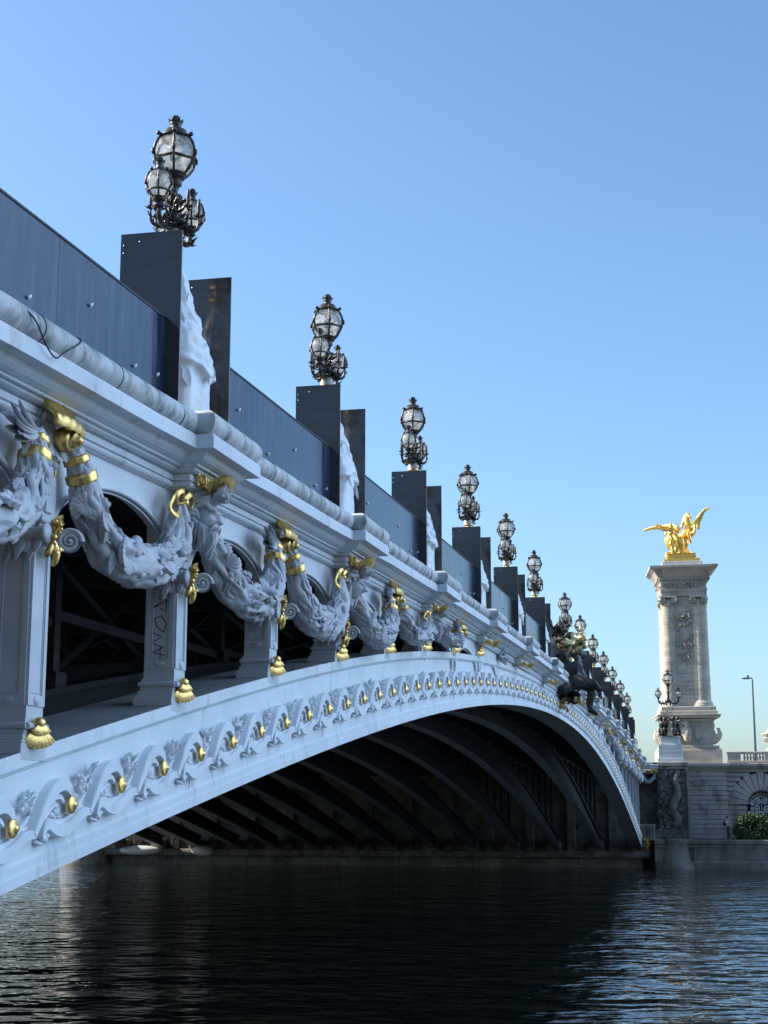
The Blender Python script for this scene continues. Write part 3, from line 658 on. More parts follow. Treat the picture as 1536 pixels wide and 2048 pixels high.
# carved heads under the lamps
def head(female):
    mb = MB(); rx, ry, rz = .115, .14, .165
    def disp(D):
        x, y, z = D[..., 0] * rx, D[..., 1] * ry, D[..., 2] * rz
        f = np.clip(-D[..., 1], 0, 1); d = np.zeros(x.shape)
        g = lambda cx, cz, sx, sz: np.exp(-((x - cx) / sx) ** 2 - ((z - cz) / sz) ** 2)
        d += f * (.46 * g(0, -.028, .020, .022) + .30 * g(0, .012, .014, .035))
        d += f * (.12 * g(.042, .054, .035, .014) + .12 * g(-.042, .054, .035, .014))
        d -= f * (.14 * g(.045, .026, .024, .018) + .14 * g(-.045, .026, .024, .018))
        d += f * (.05 * g(.06, -.022, .028, .024) + .05 * g(-.06, -.022, .028, .024))
        d += f * (.13 * g(0, -.066, .034, .009) + .13 * g(0, -.088, .028, .009)) - f * .08 * g(0, -.077, .035, .005)
        d += f * (.14 * g(0, -.135, .035, .025))
        return d
    mb.ball((0, -.02, 0), (rx, ry, rz), 60, 72, disp=disp)
    for sg in (-1, 1):
        mb.ball((.043 * sg, -.118, .026), (.019, .017, .012), 10, 12)
        mb.tube(crv([(.02 * sg, -.128, .034), (.045 * sg, -.134, .042), (.068 * sg, -.108, .03)], 8), .006, 6)
        mb.ball((.116 * sg, .01, .0), (.018, .035, .045), 8, 10)
    rg = np.random.default_rng(21 + female)
    def lock(p, dirs, r0, wav=.02):
        p = np.array(p, float); pts = [p]
        for k, dd in enumerate(dirs): p = p + np.array(dd) + rg.uniform(-wav, wav, 3); pts.append(p)
        k = crv(pts, 16); mb.tube(k, np.interp(np.linspace(0, 1, 16), [0, .2, .6, 1], [r0 * .5, r0, r0 * .9, r0 * .2]), 8, ell=(1, .75))
    if not female:
        for q in range(34):
            f = q / 33 * 2 - 1; y0 = -.135 + .15 * abs(f) ** 1.8; x = f * .105
            zt = -.115 + .07 * abs(f) ** 2
            lock((x, y0, zt), [(x * .12, -.03, -.05), (-x * .2, .0, -.07), (-x * .25, .02, -.07), (-x * .2, .01, -.05)], .026, .018)
        for q in range(10):
            f = q / 9 * 2 - 1; lock((f * .03, -.155, -.055), [(f * .035, -.02, -.012), (f * .04, .01, -.03), (f * .02, .02, -.035)], .017, .008)
        for sg in (-1, 1):
            for q in range(5): lock((.015 * sg + .012 * q * sg, -.135, .055), [(.02 * sg, -.02, .012), (.03 * sg, .01, -.002), (.02 * sg, .02, -.018)], .011, .005)
    for q in range(70):
        an = rg.uniform(-2.2, 2.2); fr = abs(an) < .75
        z = rg.uniform(.125, .17) if fr else rg.uniform(-.10 if abs(an) > 1.5 else .06, .165)
        k_ = math.sqrt(max(.05, 1 - (z / .17) ** 2)); x, y = math.sin(an) * .112 * k_, -math.cos(an) * .135 * k_ - .02
        if fr: ds = [(x * .25, -.035, .045), (x * .4, -.055, .025), (x * .4, -.035, -.005), (x * .2, .01, -.02)]
        else: ds = [(x * .35, .02, .03 + z * .1), (x * .35, .045, .0), (x * .2, .05, -.03), (0, .03, -.05)]
        lock((x, y, z), ds, .027 if fr else .03, .016)
    if female:
        for sg in (-1, 1):
            snail(mb, (.12 * sg, -.05, .09), .06, (0, -1, 0))
            for q in range(6): lock((.10 * sg, .0, .0), [(.03 * sg, -.01, -.06), (.02 * sg, .0, -.08), (-.01 * sg, .0, -.08), (0, 0, -.05)], .026, .02)
        for q in range(13): mb.leaf((0, -.09, .15), (math.sin((q - 6) * .3), -.5, .9 * math.cos((q - 6) * .3)), (0, -1, .2), .17, .06, .2, .15, 7)
        mb.lathe([(.06, -.2), (.055, -.13), (.07, -.06)], 16, o=(0, .0, -.05))
    else:
        for q in range(10): mb.leaf((rg.uniform(-.1, .1), -.12, .17), (rg.uniform(-.8, .8), -1, .5), (0, -.5, 1), .16, .08, .5, .16, 7, 3)
    for q in range(14): mb.ball((rg.uniform(-.2, .2), .08, rg.uniform(-.25, .25)), rg.uniform(.05, .09), 7, 9)
    return mb
def gold_crown():
    mb = MB()
    mb.box(-.28, .28, -.10, .1, -.02, .11, .02)
    for q in range(9): mb.tube([(-.28 + q * .07, -.115, -.04), (-.28 + q * .07, -.12, .12)], .022, 8)
    scallop(mb, .33, 11, trm(.02, -.12, -.10) @ rotm('X', .62), .30, .06, math.pi * .85, 12, 60, .03)
    for sg in (-1, 1): spiral(mb, (.25 * sg, -.14, .03), .06, rotm('Z', 0), .05)
    return mb.mesh('gold_crown', GOLD)
hm = head(0).xf(np.diag([1.35, 1.25, 1.35, 1])).mesh('mascaron', CARVE); hf = head(1).xf(np.diag([1.35, 1.25, 1.35, 1])).mesh('mascaron', CARVE); crown_me = gold_crown()
for i, x in enumerate(masc_x):
    zt = CB + float(cb(x)); gap = zt - float(extr(x))
    if gap > .62 or abs(x) > 20:
        s_ = 1.0 if gap > .9 else max(.55, gap / .9)
        o = put('mascaron', hf if i % 2 == 0 else hm, bridge, (x, -.235, zt - .30 * s_ + .02), (.16, 0, 0), (s_ * .84, s_ * .84, s_ * .80))
        put('gold_crown', crown_me, o, (0, .12, .36), (-.16, 0, 0), (1.15, 1.1, 1.1))
    else:
        put('gold_crown', crown_me, bridge, (x, -.23, zt - .06), (0, 0, 0), (.8, .8, .7))

# gilded shell brackets between the heads
mb = MB(); rg = np.random.default_rng(3)
t = np.linspace(0, 1, 22); an = math.pi * (1.02 - t * 1.12)
cy, cz_ = -.17, -.075
nn = 15; u = np.linspace(-1, 1, nn)
Pg = []
for k, q in enumerate(an):
    r = .215 + .02 * math.sin(t[k] * 22); row = []
    for v in u:
        rr = r * (1 - .16 * v * v) + .018 * abs(math.cos(v * 7)) ; row.append((v * .27 - .03, cy - rr * math.cos(q) * -1 * .95, cz_ + rr * math.sin(q) * 1.02))
    Pg.append(row)
Pg = np.array(Pg); Pin = Pg.copy(); Pin[..., 1] = cy + (Pg[..., 1] - cy) * .84; Pin[..., 2] = cz_ + (Pg[..., 2] - cz_) * .84
mb.grid(np.concatenate([Pg, Pin[:, ::-1]], 1), cv=True)
# turban shell
T = trm(.05, -.29, -.14) @ rotm('X', .12) @ np.diag([.86, .86, .86, 1])
nl = 36; aa = np.arange(nl)
mb.lathe([(.03, -.13), (.085, -.11), (.115, -.06), (.12, -.01), (.105, .035), (.085, .05), (.07, .055), (.075, .07), (.07, .095), (.05, .105), (.045, .12), (.045, .135), (.03, .15), (.012, .165), (.001, .17)], nl, ax='y', T=T, disp=.035 * np.cos(aa * 2 * np.pi / nl * 18)[None] * np.ones((15, 1)))
for q, (dx, dz) in enumerate(((-.09, -.52), (.06, -.48), (.1, -.42))):
    mb.tube(crv([(dx * .6, -.12, -.36), (dx, -.17, dz + .05), (dx * 1.3, -.14, dz - .06), (dx * .9, -.15, dz - .12)], 12), np.interp(np.linspace(0, 1, 12), [0, .5, .8, 1], [.016, .02, .032, .014]), 8)
    mb.leaf((dx * .6, -.13, -.34), (dx * 3, -.4, .3), (0, -1, 0), .10, .07, .3, .2, 6, 2)
shell_me = mb.mesh('gold_shell', GOLD)
mb = MB()
mb.ball((0, -.10, -.14), (.13, .12, .20), 14, 18)
for q in range(12): mb.leaf((.0, -.12, -.02), (math.sin((q - 6) * .5) * .8, -.3, -1), (0, -1, .3), .34, .10, .15, .15, 8, 2)
for q in range(8): mb.leaf((-.05, -.08, -.05), (-1, -.2 * (q % 3), .5 - q * .17), (0, -1, .3), .26, .09, .3, .15, 8)
for q in range(10): mb.ball((rg.uniform(-.12, .12), -.17, rg.uniform(-.35, -.15)), rg.uniform(.03, .055), 7, 9)
brk_me = mb.mesh('shell_bracket', CARVE)
for x in shell_x:
    zt = CB + float(cb(x)); gap = zt - float(extr(x))
    if gap < .3: continue
    s_ = min(1, gap / .62 + .1)
    o = put('shell_bracket', brk_me, bridge, (x, .09, zt + .02), (0, 0, 0), (1, 1, s_)); put('gold_shell', shell_me, o)
# small cartouches where the arch nears the cornice
mb = MB(); rg = np.random.default_rng(8)
for q in range(14): mb.leaf((rg.uniform(-.1, .1), -.05, rg.uniform(-.1, .1)), (rg.uniform(-1, 1), -.3, rg.uniform(-1, 1)), (0, -1, 0), .2, .1, .3, .2, 6, 2)
mb.ball((0, -.06, 0), (.15, .07, .12), 12, 16); snail(mb, (.18, -.06, .02), .08, 0); snail(mb, (-.18, -.06, .02), .08, 0)
cart_me = mb.mesh('cartouche', CARVE)
for x in (-14.625, 14.625): put('cartouche', cart_me, bridge, (x, -.05, (CB + float(cb(x)) + float(extr(x))) / 2))
# ------------------------------------------------------------------ bridge lamps with wrapped bases
def zroll(x): return z0 + float(cb(x))
def ring_pts(r, z, n, a0=0.0, k=1): 
    a = np.linspace(0, 2 * np.pi, n + 1) + a0
    return np.stack([r * np.cos(a), r * np.sin(a), np.full(n + 1, z)], -1)
def lantern(prof, n, bars, rings, cap, base, fin, hub=None, a0=.3):
    """glass body, frame with bars and rings, leafy finial; prof = [(r, z)] of the glass"""
    g = MB(); g.lathe(prof, n if n > 8 else n, a0=a0, smooth=n > 8)
    f = MB(); pr = np.array(prof)
    for k in range(n if n <= 8 else 6):
        a = a0 + 2 * np.pi * k / (n if n <= 8 else 6)
        q = np.stack([pr[:, 0] * 1.02 * math.cos(a), pr[:, 0] * 1.02 * math.sin(a), pr[:, 1]], -1); f.tube(crv(q, 14), bars, 6)
        top = q[0]
        f.tube([top, top * np.array((1.25, 1.25, 1)) + (0, 0, .012)], [bars * 1.3, bars * 1.1], 6); f.ball(top * np.array((1.28, 1.28, 1)) + (0, 0, .014), bars * 1.6, 6, 8)
        mid = q[len(q) // 2]; f.ball(mid * np.array((1.05, 1.05, 1)), (bars * 1.5, bars * 1.5, bars * 2.6), 6, 8)
    for z in rings:
        r = float(np.interp(-z, -pr[:, 1], pr[:, 0])) * 1.03; f.tube(ring_pts(r, z, max(n, 12) if n > 8 else n, a0), bars * 1.15, 6, cap=False)
    f.lathe(cap, 16); f.lathe(base, 14, disp=.06 * np.cos(np.arange(14) * np.pi)[None] * np.ones((len(base), 1)))
    fm = MB(); fz, fr, fh = fin
    fm.lathe([(fr * 1.05, fz), (fr * 1.15, fz + fh * .10), (fr * .85, fz + fh * .14), (fr * .95, fz + fh * .3), (fr * 1.1, fz + fh * .5), (fr * .9, fz + fh * .62), (fr * .6, fz + fh * .72), (fr * .55, fz + fh * .82), (fr * .3, fz + fh * .93), (.001, fz + fh)], 12)
    for k in range(8):
        a = k * np.pi / 4; fm.leaf((fr * .6 * math.cos(a), fr * .6 * math.sin(a), fz + fh * .35), (math.cos(a) * .5, math.sin(a) * .5, 1), (math.cos(a), math.sin(a), 0), fh * .42, fr * .8, .2, .2, 5)
        fm.leaf((fr * .3 * math.cos(a), fr * .3 * math.sin(a), fz + fh * .62), (math.cos(a) * .4, math.sin(a) * .4, 1), (math.cos(a), math.sin(a), 0), fh * .34, fr * .5, .1, .2, 5)
    if hub:
        c = MB(); c.ball((0, 0, hub[0]), (hub[1], hub[1], hub[1] * 1.3), 10, 14); c.lathe([(hub[1] * .5, hub[0] - hub[1] * 2.2), (hub[1] * .5, hub[0])], 10)
        return g, f, fm, c
    return g, f, fm, None
BIGP = [(.150, 3.20), (.195, 3.15), (.228, 3.07), (.236, 3.00), (.215, 2.91), (.17, 2.84), (.115, 2.78)]
SMP = [(.07, .15), (.115, .115), (.142, .05), (.142, 0), (.12, -.06), (.09, -.105), (.055, -.14)]
bl = lantern(BIGP, 6, .0155, (3.20, 2.94, 2.79), [(.001, 3.30), (.075, 3.30), (.085, 3.29), (.115, 3.285), (.125, 3.245), (.15, 3.235), (.17, 3.215), (.17, 3.195), (.13, 3.19)], [(.118, 2.79), (.12, 2.77), (.10, 2.745), (.09, 2.74), (.075, 2.70), (.085, 2.685), (.06, 2.66), (.035, 2.62), (.04, 2.60)], (3.285, .062, .18), (3.02, .075))
sl = lantern(SMP, 12, .0105, (.145, -.07, -.135), [(.001, .185), (.04, .185), (.055, .175), (.075, .16), (.08, .15), (.06, .145)], [(.06, -.135), (.07, -.15), (.06, -.165), (.045, -.175), (.03, -.20), (.035, -.22)], (.18, .04, .14), (.03, .05))
meshes = {}
for nm, L in (('main', bl), ('small', sl)):
    meshes[nm] = (L[0].mesh('glass', GLASS), L[1].mesh('lantern', BRONZE), L[2].mesh('finial', BRONZE), L[3].mesh('lamp_reflector', LAMPW))
# stem with its cluster of scrolls
mb = MB(); rg = np.random.default_rng(17)
mb.lathe([(.035, 2.62), (.05, 2.59), (.035, 2.565), (.045, 2.55), (.075, 2.52), (.085, 2.47), (.075, 2.42), (.05, 2.40), (.06, 2.36), (.085, 2.33), (.07, 2.29), (.06, 2.26), (.13, 2.245), (.16, 2.225), (.165, 2.20), (.13, 2.18), (.07, 2.16), (.05, 2.12)], 18)
for k in range(10): mb.tube([(.08 * math.cos(k * .628), .08 * math.sin(k * .628), 2.43), (.083 * math.cos(k * .628), .083 * math.sin(k * .628), 2.52)], .012, 6)
for k in range(26):
    a = rg.uniform(0, 6.28); z = rg.uniform(2.2, 2.42); mb.leaf((.05 * math.cos(a), .05 * math.sin(a), z), (math.cos(a), math.sin(a), rg.uniform(-.4, .8)), (0, 0, 1), rg.uniform(.08, .17), .05, .4, .2, 6, 2)
for k in range(5):
    a = rg.uniform(0, 6.28); mb.leaf((.1 * math.cos(a), .1 * math.sin(a), 2.2), (math.cos(a), math.sin(a), -.9), (math.cos(a), math.sin(a), 0), .15, .07, .3, .2, 6, 2)
stem_me = mb.mesh('stem', BRONZE)
def arm_mesh(sg):
    mb = MB(); rg = np.random.default_rng(5 + sg)
    p = crv([(0, 0, 2.33), (.12 * sg, 0, 2.24), (.28 * sg, 0, 2.20), (.40 * sg, 0, 2.25), (.42 * sg, 0, 2.35)], 22); mb.tube(p, np.linspace(.036, .026, 22), 9)
    mb.tube(crv([(.12 * sg, 0, 2.24), (.2 * sg, 0, 2.33), (.28 * sg, 0, 2.31), (.26 * sg, 0, 2.26), (.22 * sg, 0, 2.28)], 16), np.linspace(.02, .008, 16), 7)
    for k in range(12):
        i = rg.integers(4, 20); a = rg.uniform(0, 6.28); mb.leaf(p[i], (.4 * sg * math.cos(a), math.sin(a), rg.uniform(-.5, .9)), (0, 0, 1), rg.uniform(.06, .12), .045, .5, .2, 6, 2)
    mb.lathe([(.03, 2.33), (.05, 2.345), (.06, 2.36), (.04, 2.37)], 12, o=(.42 * sg, 0, 0)); return mb.mesh('lantern_arm', BRONZE)
arm_me = {1: arm_mesh(1), -1: arm_mesh(-1)}
def candle_mesh(ax, ay):
    mb = MB(); L = math.hypot(ax, ay); ux, uy = ax / L, ay / L; rg = np.random.default_rng(int(abs(ax * 100 + ay * 10)))
    p = crv([(ux * .06, uy * .06, 2.26), (ux * L * .5, uy * L * .5, 2.185), (ux * L * .9, uy * L * .9, 2.21), (ux * L, uy * L, 2.29), (ux * L, uy * L, 2.34)], 18); mb.tube(p, np.linspace(.026, .014, 18), 7)
    for k in range(10):
        i = rg.integers(6, 17); a = rg.uniform(0, 6.28); mb.leaf(p[i], (math.cos(a) + ux, math.sin(a) + uy, rg.uniform(-.3, .9)), (0, 0, 1), rg.uniform(.035, .065), .022, .3, .2, 5)
    for k in range(6):
        a = k * 1.047; mb.leaf((ux * L, uy * L, 2.35), (math.cos(a), math.sin(a), 1.1), (math.cos(a), math.sin(a), 0), .07, .04, .5, .2, 5)
    mb.lathe([(.012, 2.33), (.024, 2.38), (.024, 2.50), (.016, 2.54), (.001, 2.57)], 10, o=(ux * L, uy * L, 0)); return mb.mesh('candle_branch', BRONZE)
cand = [candle_mesh(.10, .26), candle_mesh(-.14, -.24), candle_mesh(.2, -.26), candle_mesh(-.2, .22)]
# stone and gilt shaft
mb = MB(); mb.lathe([(.095, 1.5), (.10, 1.70), (.085, 1.78), (.08, 1.83), (.095, 1.86), (.078, 1.9), (.08, 2.0), (.10, 2.05), (.09, 2.09), (.075, 2.12), (.06, 2.15)], 18)
shaft_me = mb.mesh('shaft', STONEW)
mb = MB(); mb.lathe([(.07, 1.99), (.098, 1.99), (.104, 2.01), (.085, 2.04), (.07, 2.04)], 18); mb.lathe([(.07, 1.84), (.10, 1.845), (.101, 1.87), (.07, 1.88)], 18)
for k in range(6): mb.leaf((.085 * math.cos(k * 1.05), .085 * math.sin(k * 1.05), 1.98), (0, 0, -1), (math.cos(k * 1.05), math.sin(k * 1.05), 0), .11, .05, .1, .2, 5)
shaftg_me = mb.mesh('gold_collar', GOLD)
# pedestal wrapped in white plastic
def wrap_mesh(seed):
    mb = MB(); nz, na = 170, 96; z = np.linspace(0, 1.74, nz)
    r = np.interp(z, [0, .1, .54, .57, .60, .64, .74, .86, .98, 1.08, 1.16, 1.22, 1.30, 1.36, 1.44, 1.52, 1.60, 1.68, 1.74], [.34, .335, .33, .345, .40, .405, .39, .36, .325, .285, .275, .26, .205, .195, .185, .155, .14, .115, .08])
    a = np.linspace(0, 2 * np.pi, na, endpoint=False)
    sq = 1 / np.maximum(np.abs(np.cos(a)), np.abs(np.sin(a))); k = np.interp(z, [0, .55, .68, .95], [.85, .8, .35, .0])
    sh = 1 + (np.minimum(sq, 1.28) - 1)[None] * k[:, None]
    Z, A = np.meshgrid(z, a, indexing='ij'); c, s_ = np.cos(A), np.sin(A)
    tw = Z * 7 + .9 * np.sin(A + seed) + .5 * np.sin(2 * A + seed * 2)                 # slanting wraps
    layers = np.abs((tw % 1.0) - .5) * 2
    q = np.stack([c * 2.4, s_ * 2.4, Z * 3.2], -1)
    f1 = 1 - 2 * np.abs(vnoise(q * 1.25 + vnoise(q, seed + 2)[..., None] * .8, seed)); f2 = 1 - 2 * np.abs(vnoise(np.stack([c * 5, s_ * 5, Z * 9 + 2 * s_], -1), seed + 4)); f3 = fbm(np.stack([c * 9, s_ * 9, Z * 22], -1), 2, seed + 6)
    amp = np.interp(z, [0, .53, .62, .9, 1.7], [.012, .014, .055, .075, .09])[:, None]
    rr = r[:, None] * sh * (1 + amp * (.9 * np.sign(f1) * np.abs(f1) ** .8 + .34 * f2 + .06 * f3 + .5 * (layers - .5)))
    zz = Z + (.035 * np.sin(A * 2 + seed) + .02 * np.sin(A * 5)) * np.interp(Z, [0, .35, .62, 1.7], [0, 0, 1, .4])
    mb.grid(np.stack([rr * c, rr * s_ * .92, zz], -1), cv=True)
    for zc_, rad in ((1.10, .275), (1.24, .225), (.92, .345)):
        t = np.linspace(0, 2 * np.pi, 40); mb.tube(np.stack([rad * np.cos(t), rad * .92 * np.sin(t), zc_ + .02 * np.sin(t * 2 + zc_ * 9)], -1), .010, 6, cap=False)
    rg = np.random.default_rng(seed)
    for k in range(16):
        an = rg.uniform(2.6, 6.8); zc_ = rg.uniform(.62, 1.5); rad = np.interp(zc_, z, r) * .97
        mb.leaf((rad * math.cos(an), rad * .92 * math.sin(an), zc_), (rg.uniform(-.7, .7) * -math.sin(an), rg.uniform(-.7, .7) * math.cos(an), -.9), (math.cos(an), math.sin(an), .1), rg.uniform(.16, .3), rg.uniform(.09, .16), .05, .07, 9, 0)
    return mb.mesh('wrapped_pedestal', WRAP)
wraps = [wrap_mesh(1), wrap_mesh(5), wrap_mesh(8)]
mb = MB(); mb.box(.56, .595, -.24, -.20, -.02, .62, .004); mb.box(.50, .56, -.19, -.15, .30, .34, .004); batten_me = mb.mesh('timber_batten', WOOD)
ORD = ['first', 'second', 'third', 'fourth', 'fifth', 'sixth', 'seventh', 'eighth', 'ninth', 'tenth', 'eleventh', 'twelfth', 'thirteenth']
YL = .15
for i, x in enumerate(lamp_x):
    r = empty('bridge_lamp', (x, YL, zroll(x)))
    extra = {0: ', the nearest and largest', 12: ', the farthest and smallest'}.get(i, '')
    tag(r, f'{ORD[i]} dark bronze three-lantern lamp along the bridge parapet{extra}', 'lamp', 'ornate bronze lamps along the bridge parapet')
    put('stem', stem_me, r)
    rz = .12 * math.sin(i * 2.3)
    def put_lantern(key, loc, s_=1):
        g, f, fm, c = meshes[key]; o = put('lantern', f, r, loc, (0, 0, rz), (s_, s_, s_)); put('glass', g, o); put('finial', fm, o); put('lamp_reflector', c, o)
    put_lantern('main', (0, 0, -.035)); put_lantern('small', (.43, -.05, 2.46)); put_lantern('small', (-.43, 0.0, 2.46))
    for sg in (-1, 1): put('lantern_arm', arm_me[sg], r, (0, 0, -.11), (0, 0, -.1 if sg > 0 else 0))
    for c in cand: put('candle_branch', c, r, (0, 0, -.03), (0, 0, 0), (.85, .85, 1))
    s_ = put('shaft', shaft_me, r); put('gold_collar', shaftg_me, s_)
    w = put('wrapped_pedestal', wraps[i % 3], r, (.03, -.02, -.01), (0, 0, .0), (1.1, 1.08, 1)); w['label'] = 'statue pedestal wrapped in white plastic sheeting'
    put('timber_batten', batten_me, r)

# ------------------------------------------------------------------ plywood hoarding
YH = -.11; YB = -.24; T_ = .021
def board(x, side, i):
    za = zroll(x) - .02; zb_ = za + 1.86
    mb = MB(); V0 = mb.n
    y0_, y1_ = YB - .006, .395
    mb.box(x - T_ / 2, x + T_ / 2, y0_ + .002, y1_, za, zb_ - .002); mb.box(x - T_ / 2 + .001, x + T_ / 2 - .001, y0_, y0_ + .004, za, zb_, m=1); mb.box(x - T_ / 2 + .001, x + T_ / 2 - .001, y0_, y1_, zb_ - .004, zb_, m=1)
    o = mb.build('tall_board', [PLYT, PLYE])
    tag(o, f'tall grey board standing across the parapet on the {side} side of the {ORD[i]} bridge lamp', 'board', 'tall grey boards beside the lamps')
    mb = MB()
    for (yy, zz) in ((y1_ - .03, -.12), (y1_ - .03, -.2), (.2, -.09)): mb.ball((x - T_ / 2, yy, zb_ + zz), (.004, .006, .009), 6, 8)
    mb.build('screw', ZINC, o)
for i, x in enumerate(lamp_x): board(x - .78, 'near', i); board(x + .78, 'far', i)
mbb = MB()
mbb.lathe([(.012, 0), (.012, .05), (.001, .05)], 8, ax='y'); mbb.ball((0, -.015, 0), (.022, .012, .022), 6, 10)
mbb.leaf((0, -.035, 0), (.6, -.2, .9), (0, -1, 0), .05, .022, .2, .3, 5); mbb.leaf((0, -.035, 0), (-.6, -.2, .3), (0, -1, 0), .05, .022, .2, .3, 5); mbb.lathe([(.005, .03), (.005, .075), (.001, .075)], 6, ax='y')
bolt_me = mbb.mesh('wing_bolt', ZINC)
def sheet(parent, xa, xb, bolts, dy=0.0):
    mb = MB(); n = 4; xx = np.linspace(xa + .003, xb - .003, n)
    top = [zroll(q) + .92 for q in xx]; bot = [zroll(q) - .05 for q in xx]
    y0_, y1_ = YH + dy, YH + dy + .02
    g = [[(q, y0_, b), (q, y0_, t), (q, y1_, t), (q, y1_, b)] for q, t, b in zip(xx, top, bot)]
    mb.grid(np.array(g), cv=True, smooth=False); mb.add(g[0], [(0, 1, 2, 3)], False); mb.add(g[-1], [(3, 2, 1, 0)], False)
    s_ = mb.build('plywood_sheet', PLY, parent)
    for bx, bz in bolts: put('wing_bolt', bolt_me, s_, (bx, y0_, zroll(bx) + bz), (0, 0, 0), (.8, .45, .8))
def hoarding(xa, xb, label):
    h = tag(empty('plywood_hoarding', (0, 0, 0)), label, 'hoarding', 'low hoarding bays on the parapet')
    L = xb - xa; cuts = [xa, xa + min(2.42, L * .55), xb - .34, xb] if L > 3 else [xa, xb]
    for j in range(len(cuts) - 1):
        a, b = cuts[j], cuts[j + 1]
        bolts = [(a + (b - a) * .30, .52), (b - (b - a) * .22, .24)] if b - a > 1 else ([(a + .1, .3)] if b - a > .3 else [])
        sheet(h, a, b, bolts, .0)
    mb = MB(); xx = np.linspace(xa, xb, 6)
    mb.grid(np.array([[(q, YH - .008, zroll(q) + .92), (q, YH - .008, zroll(q) + .94), (q, YH + .04, zroll(q) + .94), (q, YH + .04, zroll(q) + .92)] for q in xx]), cv=True, smooth=False)
    mb.build('top_rail', BLACK, h)
hoarding(-43.09, lamp_x[0] - .795, 'nearest low dark blue plywood hoarding bay, left of the first bridge lamp')
for i in range(12):
    a, b = lamp_x[i] + .795, lamp_x[i + 1] - .795
    if i == 5:
        hoarding(a, -1.3, 'low hoarding bay between the sixth bridge lamp and the bronze nymph group'); hoarding(1.3, b, 'low hoarding bay between the bronze nymph group and the seventh bridge lamp'); continue
    hoarding(a, b, f'low plywood hoarding bay between the {ORD[i]} and {ORD[i+1]} bridge lamps')
hoarding(lamp_x[12] + .795, 50.2, 'farthest low hoarding bay, beyond the thirteenth bridge lamp')
# loop of cable hanging over the parapet
mb = MB(); zr_ = zroll(-41.2)
mb.tube(crv([(-42.05, -.30, zroll(-42) + .01), (-41.85, -.462, zroll(-42) - .10), (-41.62, -.475, zroll(-41.6) - .27), (-41.45, -.478, zroll(-41.4) - .33), (-41.3, -.475, zroll(-41.3) - .25), (-41.0, -.462, zroll(-41) - .10), (-40.86, -.40, zroll(-41) - .012), (-40.92, -.30, zroll(-41) + .005)], 40), .0065, 7)
tag(mb.build('loop_cable', BLACK), 'thin black cable looped over the white parapet roll at the far left', 'cable')
# ------------------------------------------------------------------ river, far bank, abutment
def tagged(mb, name, mt, label, cat, group=None, kind=None, **k): return tag(mb.build(name, mt, **k), label, cat, group, kind)
mb = MB(); mb.grid(np.array([[(-54, -700, WL), (-54, 700, WL)], [(53, -700, WL), (53, 700, WL)]])); mb.build('river_water', WATER)['kind'] = 'structure'
mb = MB(); mb.box(57.5, 2500, -2500, 42, 0, 6.9); mb.box(57.5, 2500, 42.01, 2500, 0, 1.1); mb.build('far_bank_ground', GROUND)['kind'] = 'structure'
mb = MB(); mb.box(-900, -53.9, -900, 900, -1, 2.6); mb.build('near_bank_ground', GROUND)['kind'] = 'structure'
QX = 51.6; QZ = 2.28
mb = MB(); mb.box(QX + .3, 57.5, -60, -.9, -1, QZ - .12); mb.build('quay_promenade', GROUND)['kind'] = 'structure'

# low quay wall along the water
mb = MB()
for j in range(12):
    y1 = -3.4 - j * 4.6; mb.box(QX + .02, QX + .6, y1 - 4.58, y1, -.6, QZ - .45, .03)
mb.box(QX - .08, QX + .7, -60, -.9, QZ - .30, QZ, .05); mb.box(QX - .03, QX + .62, -60, -1.0, QZ - .5, QZ - .32, .03)
mb.box(QX - .12, QX + .5, -60, -1.0, -.6, .95, .12)
tagged(mb, 'quay_wall', STONEG, 'low algae stained stone quay wall along the far waterline', 'wall')
# battered foot of the carved pier
mb = MB(); n = 20; a = np.linspace(math.pi * .5, math.pi * 1.5, n); rows = []
for z, r in ((-.6, 1.35), (.55, 1.25), (1.0, 1.0), (1.5, .86), (2.0, .8), (2.2, .95), (2.3, .95)):
    rows.append(np.stack([52.0 + r * np.cos(a), -2.35 + r * .95 * np.sin(a), np.full(n, z)], -1))
mb.grid(np.array(rows)); mb.add(rows[-1], [tuple(range(n))], False)
tagged(mb, 'quay_buttress', STONEG, 'rounded stone buttress at the waterline under the carved pier', 'buttress')

# abutment under the arch
mb = MB(); mb.box(54.2, 57.4, .2, BW + .2, -.6, 7.0); mb.box(53.4, 54.3, .0, BW, -.6, 1.35, .08); mb.box(52.7, 53.5, -.6, BW - .1, 1.02, 1.5, .2)
for k in range(14): mb.box(53.55, 54.25, .55 + k * 2.82 - .5 - .28, .55 + k * 2.82 - .28 + .5, 1.3, 2.1, .12)
for k in range(13): mb.box(53.9, 54.3, 1.6 + k * 2.82, 2.2 + k * 2.82, 1.3, 5.6, .03)
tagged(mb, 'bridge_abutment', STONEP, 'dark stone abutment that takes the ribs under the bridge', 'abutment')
for (ya, yb, lab) in ((33.4, 36.6, 'long rounded stone fender in the sun under the far edge of the bridge'), (29.6, 31.2, 'short rounded stone fender half in shade under the bridge')):
    mb = MB(); mb.ball((52.6, (ya + yb) / 2, 1.38), (.55, (yb - ya) / 2, .34), 12, 20); tagged(mb, 'stone_fender', STONEL, lab, 'fender')
mb = MB(); mb.lathe([(1.9, -.6), (1.8, .5), (1.45, 1.1), (1.2, 1.8), (1.1, 2.5), (1.25, 2.55), (1.3, 2.8), (.001, 2.82)], 30, o=(52.6, 39.2, 0)); tagged(mb, 'round_pier', STONEP, 'sunlit round stone pier standing in the water beyond the bridge', 'pier')
mb = MB(); mb.box(53.6, 57.4, BW + 1.5, 46, -.6, 2.05); mb.box(53.0, 53.7, BW + 1.5, 46, -.6, 1.6, .08); mb.box(53.2, 57.4, 46.02, 300, -.6, 1.0, .05)
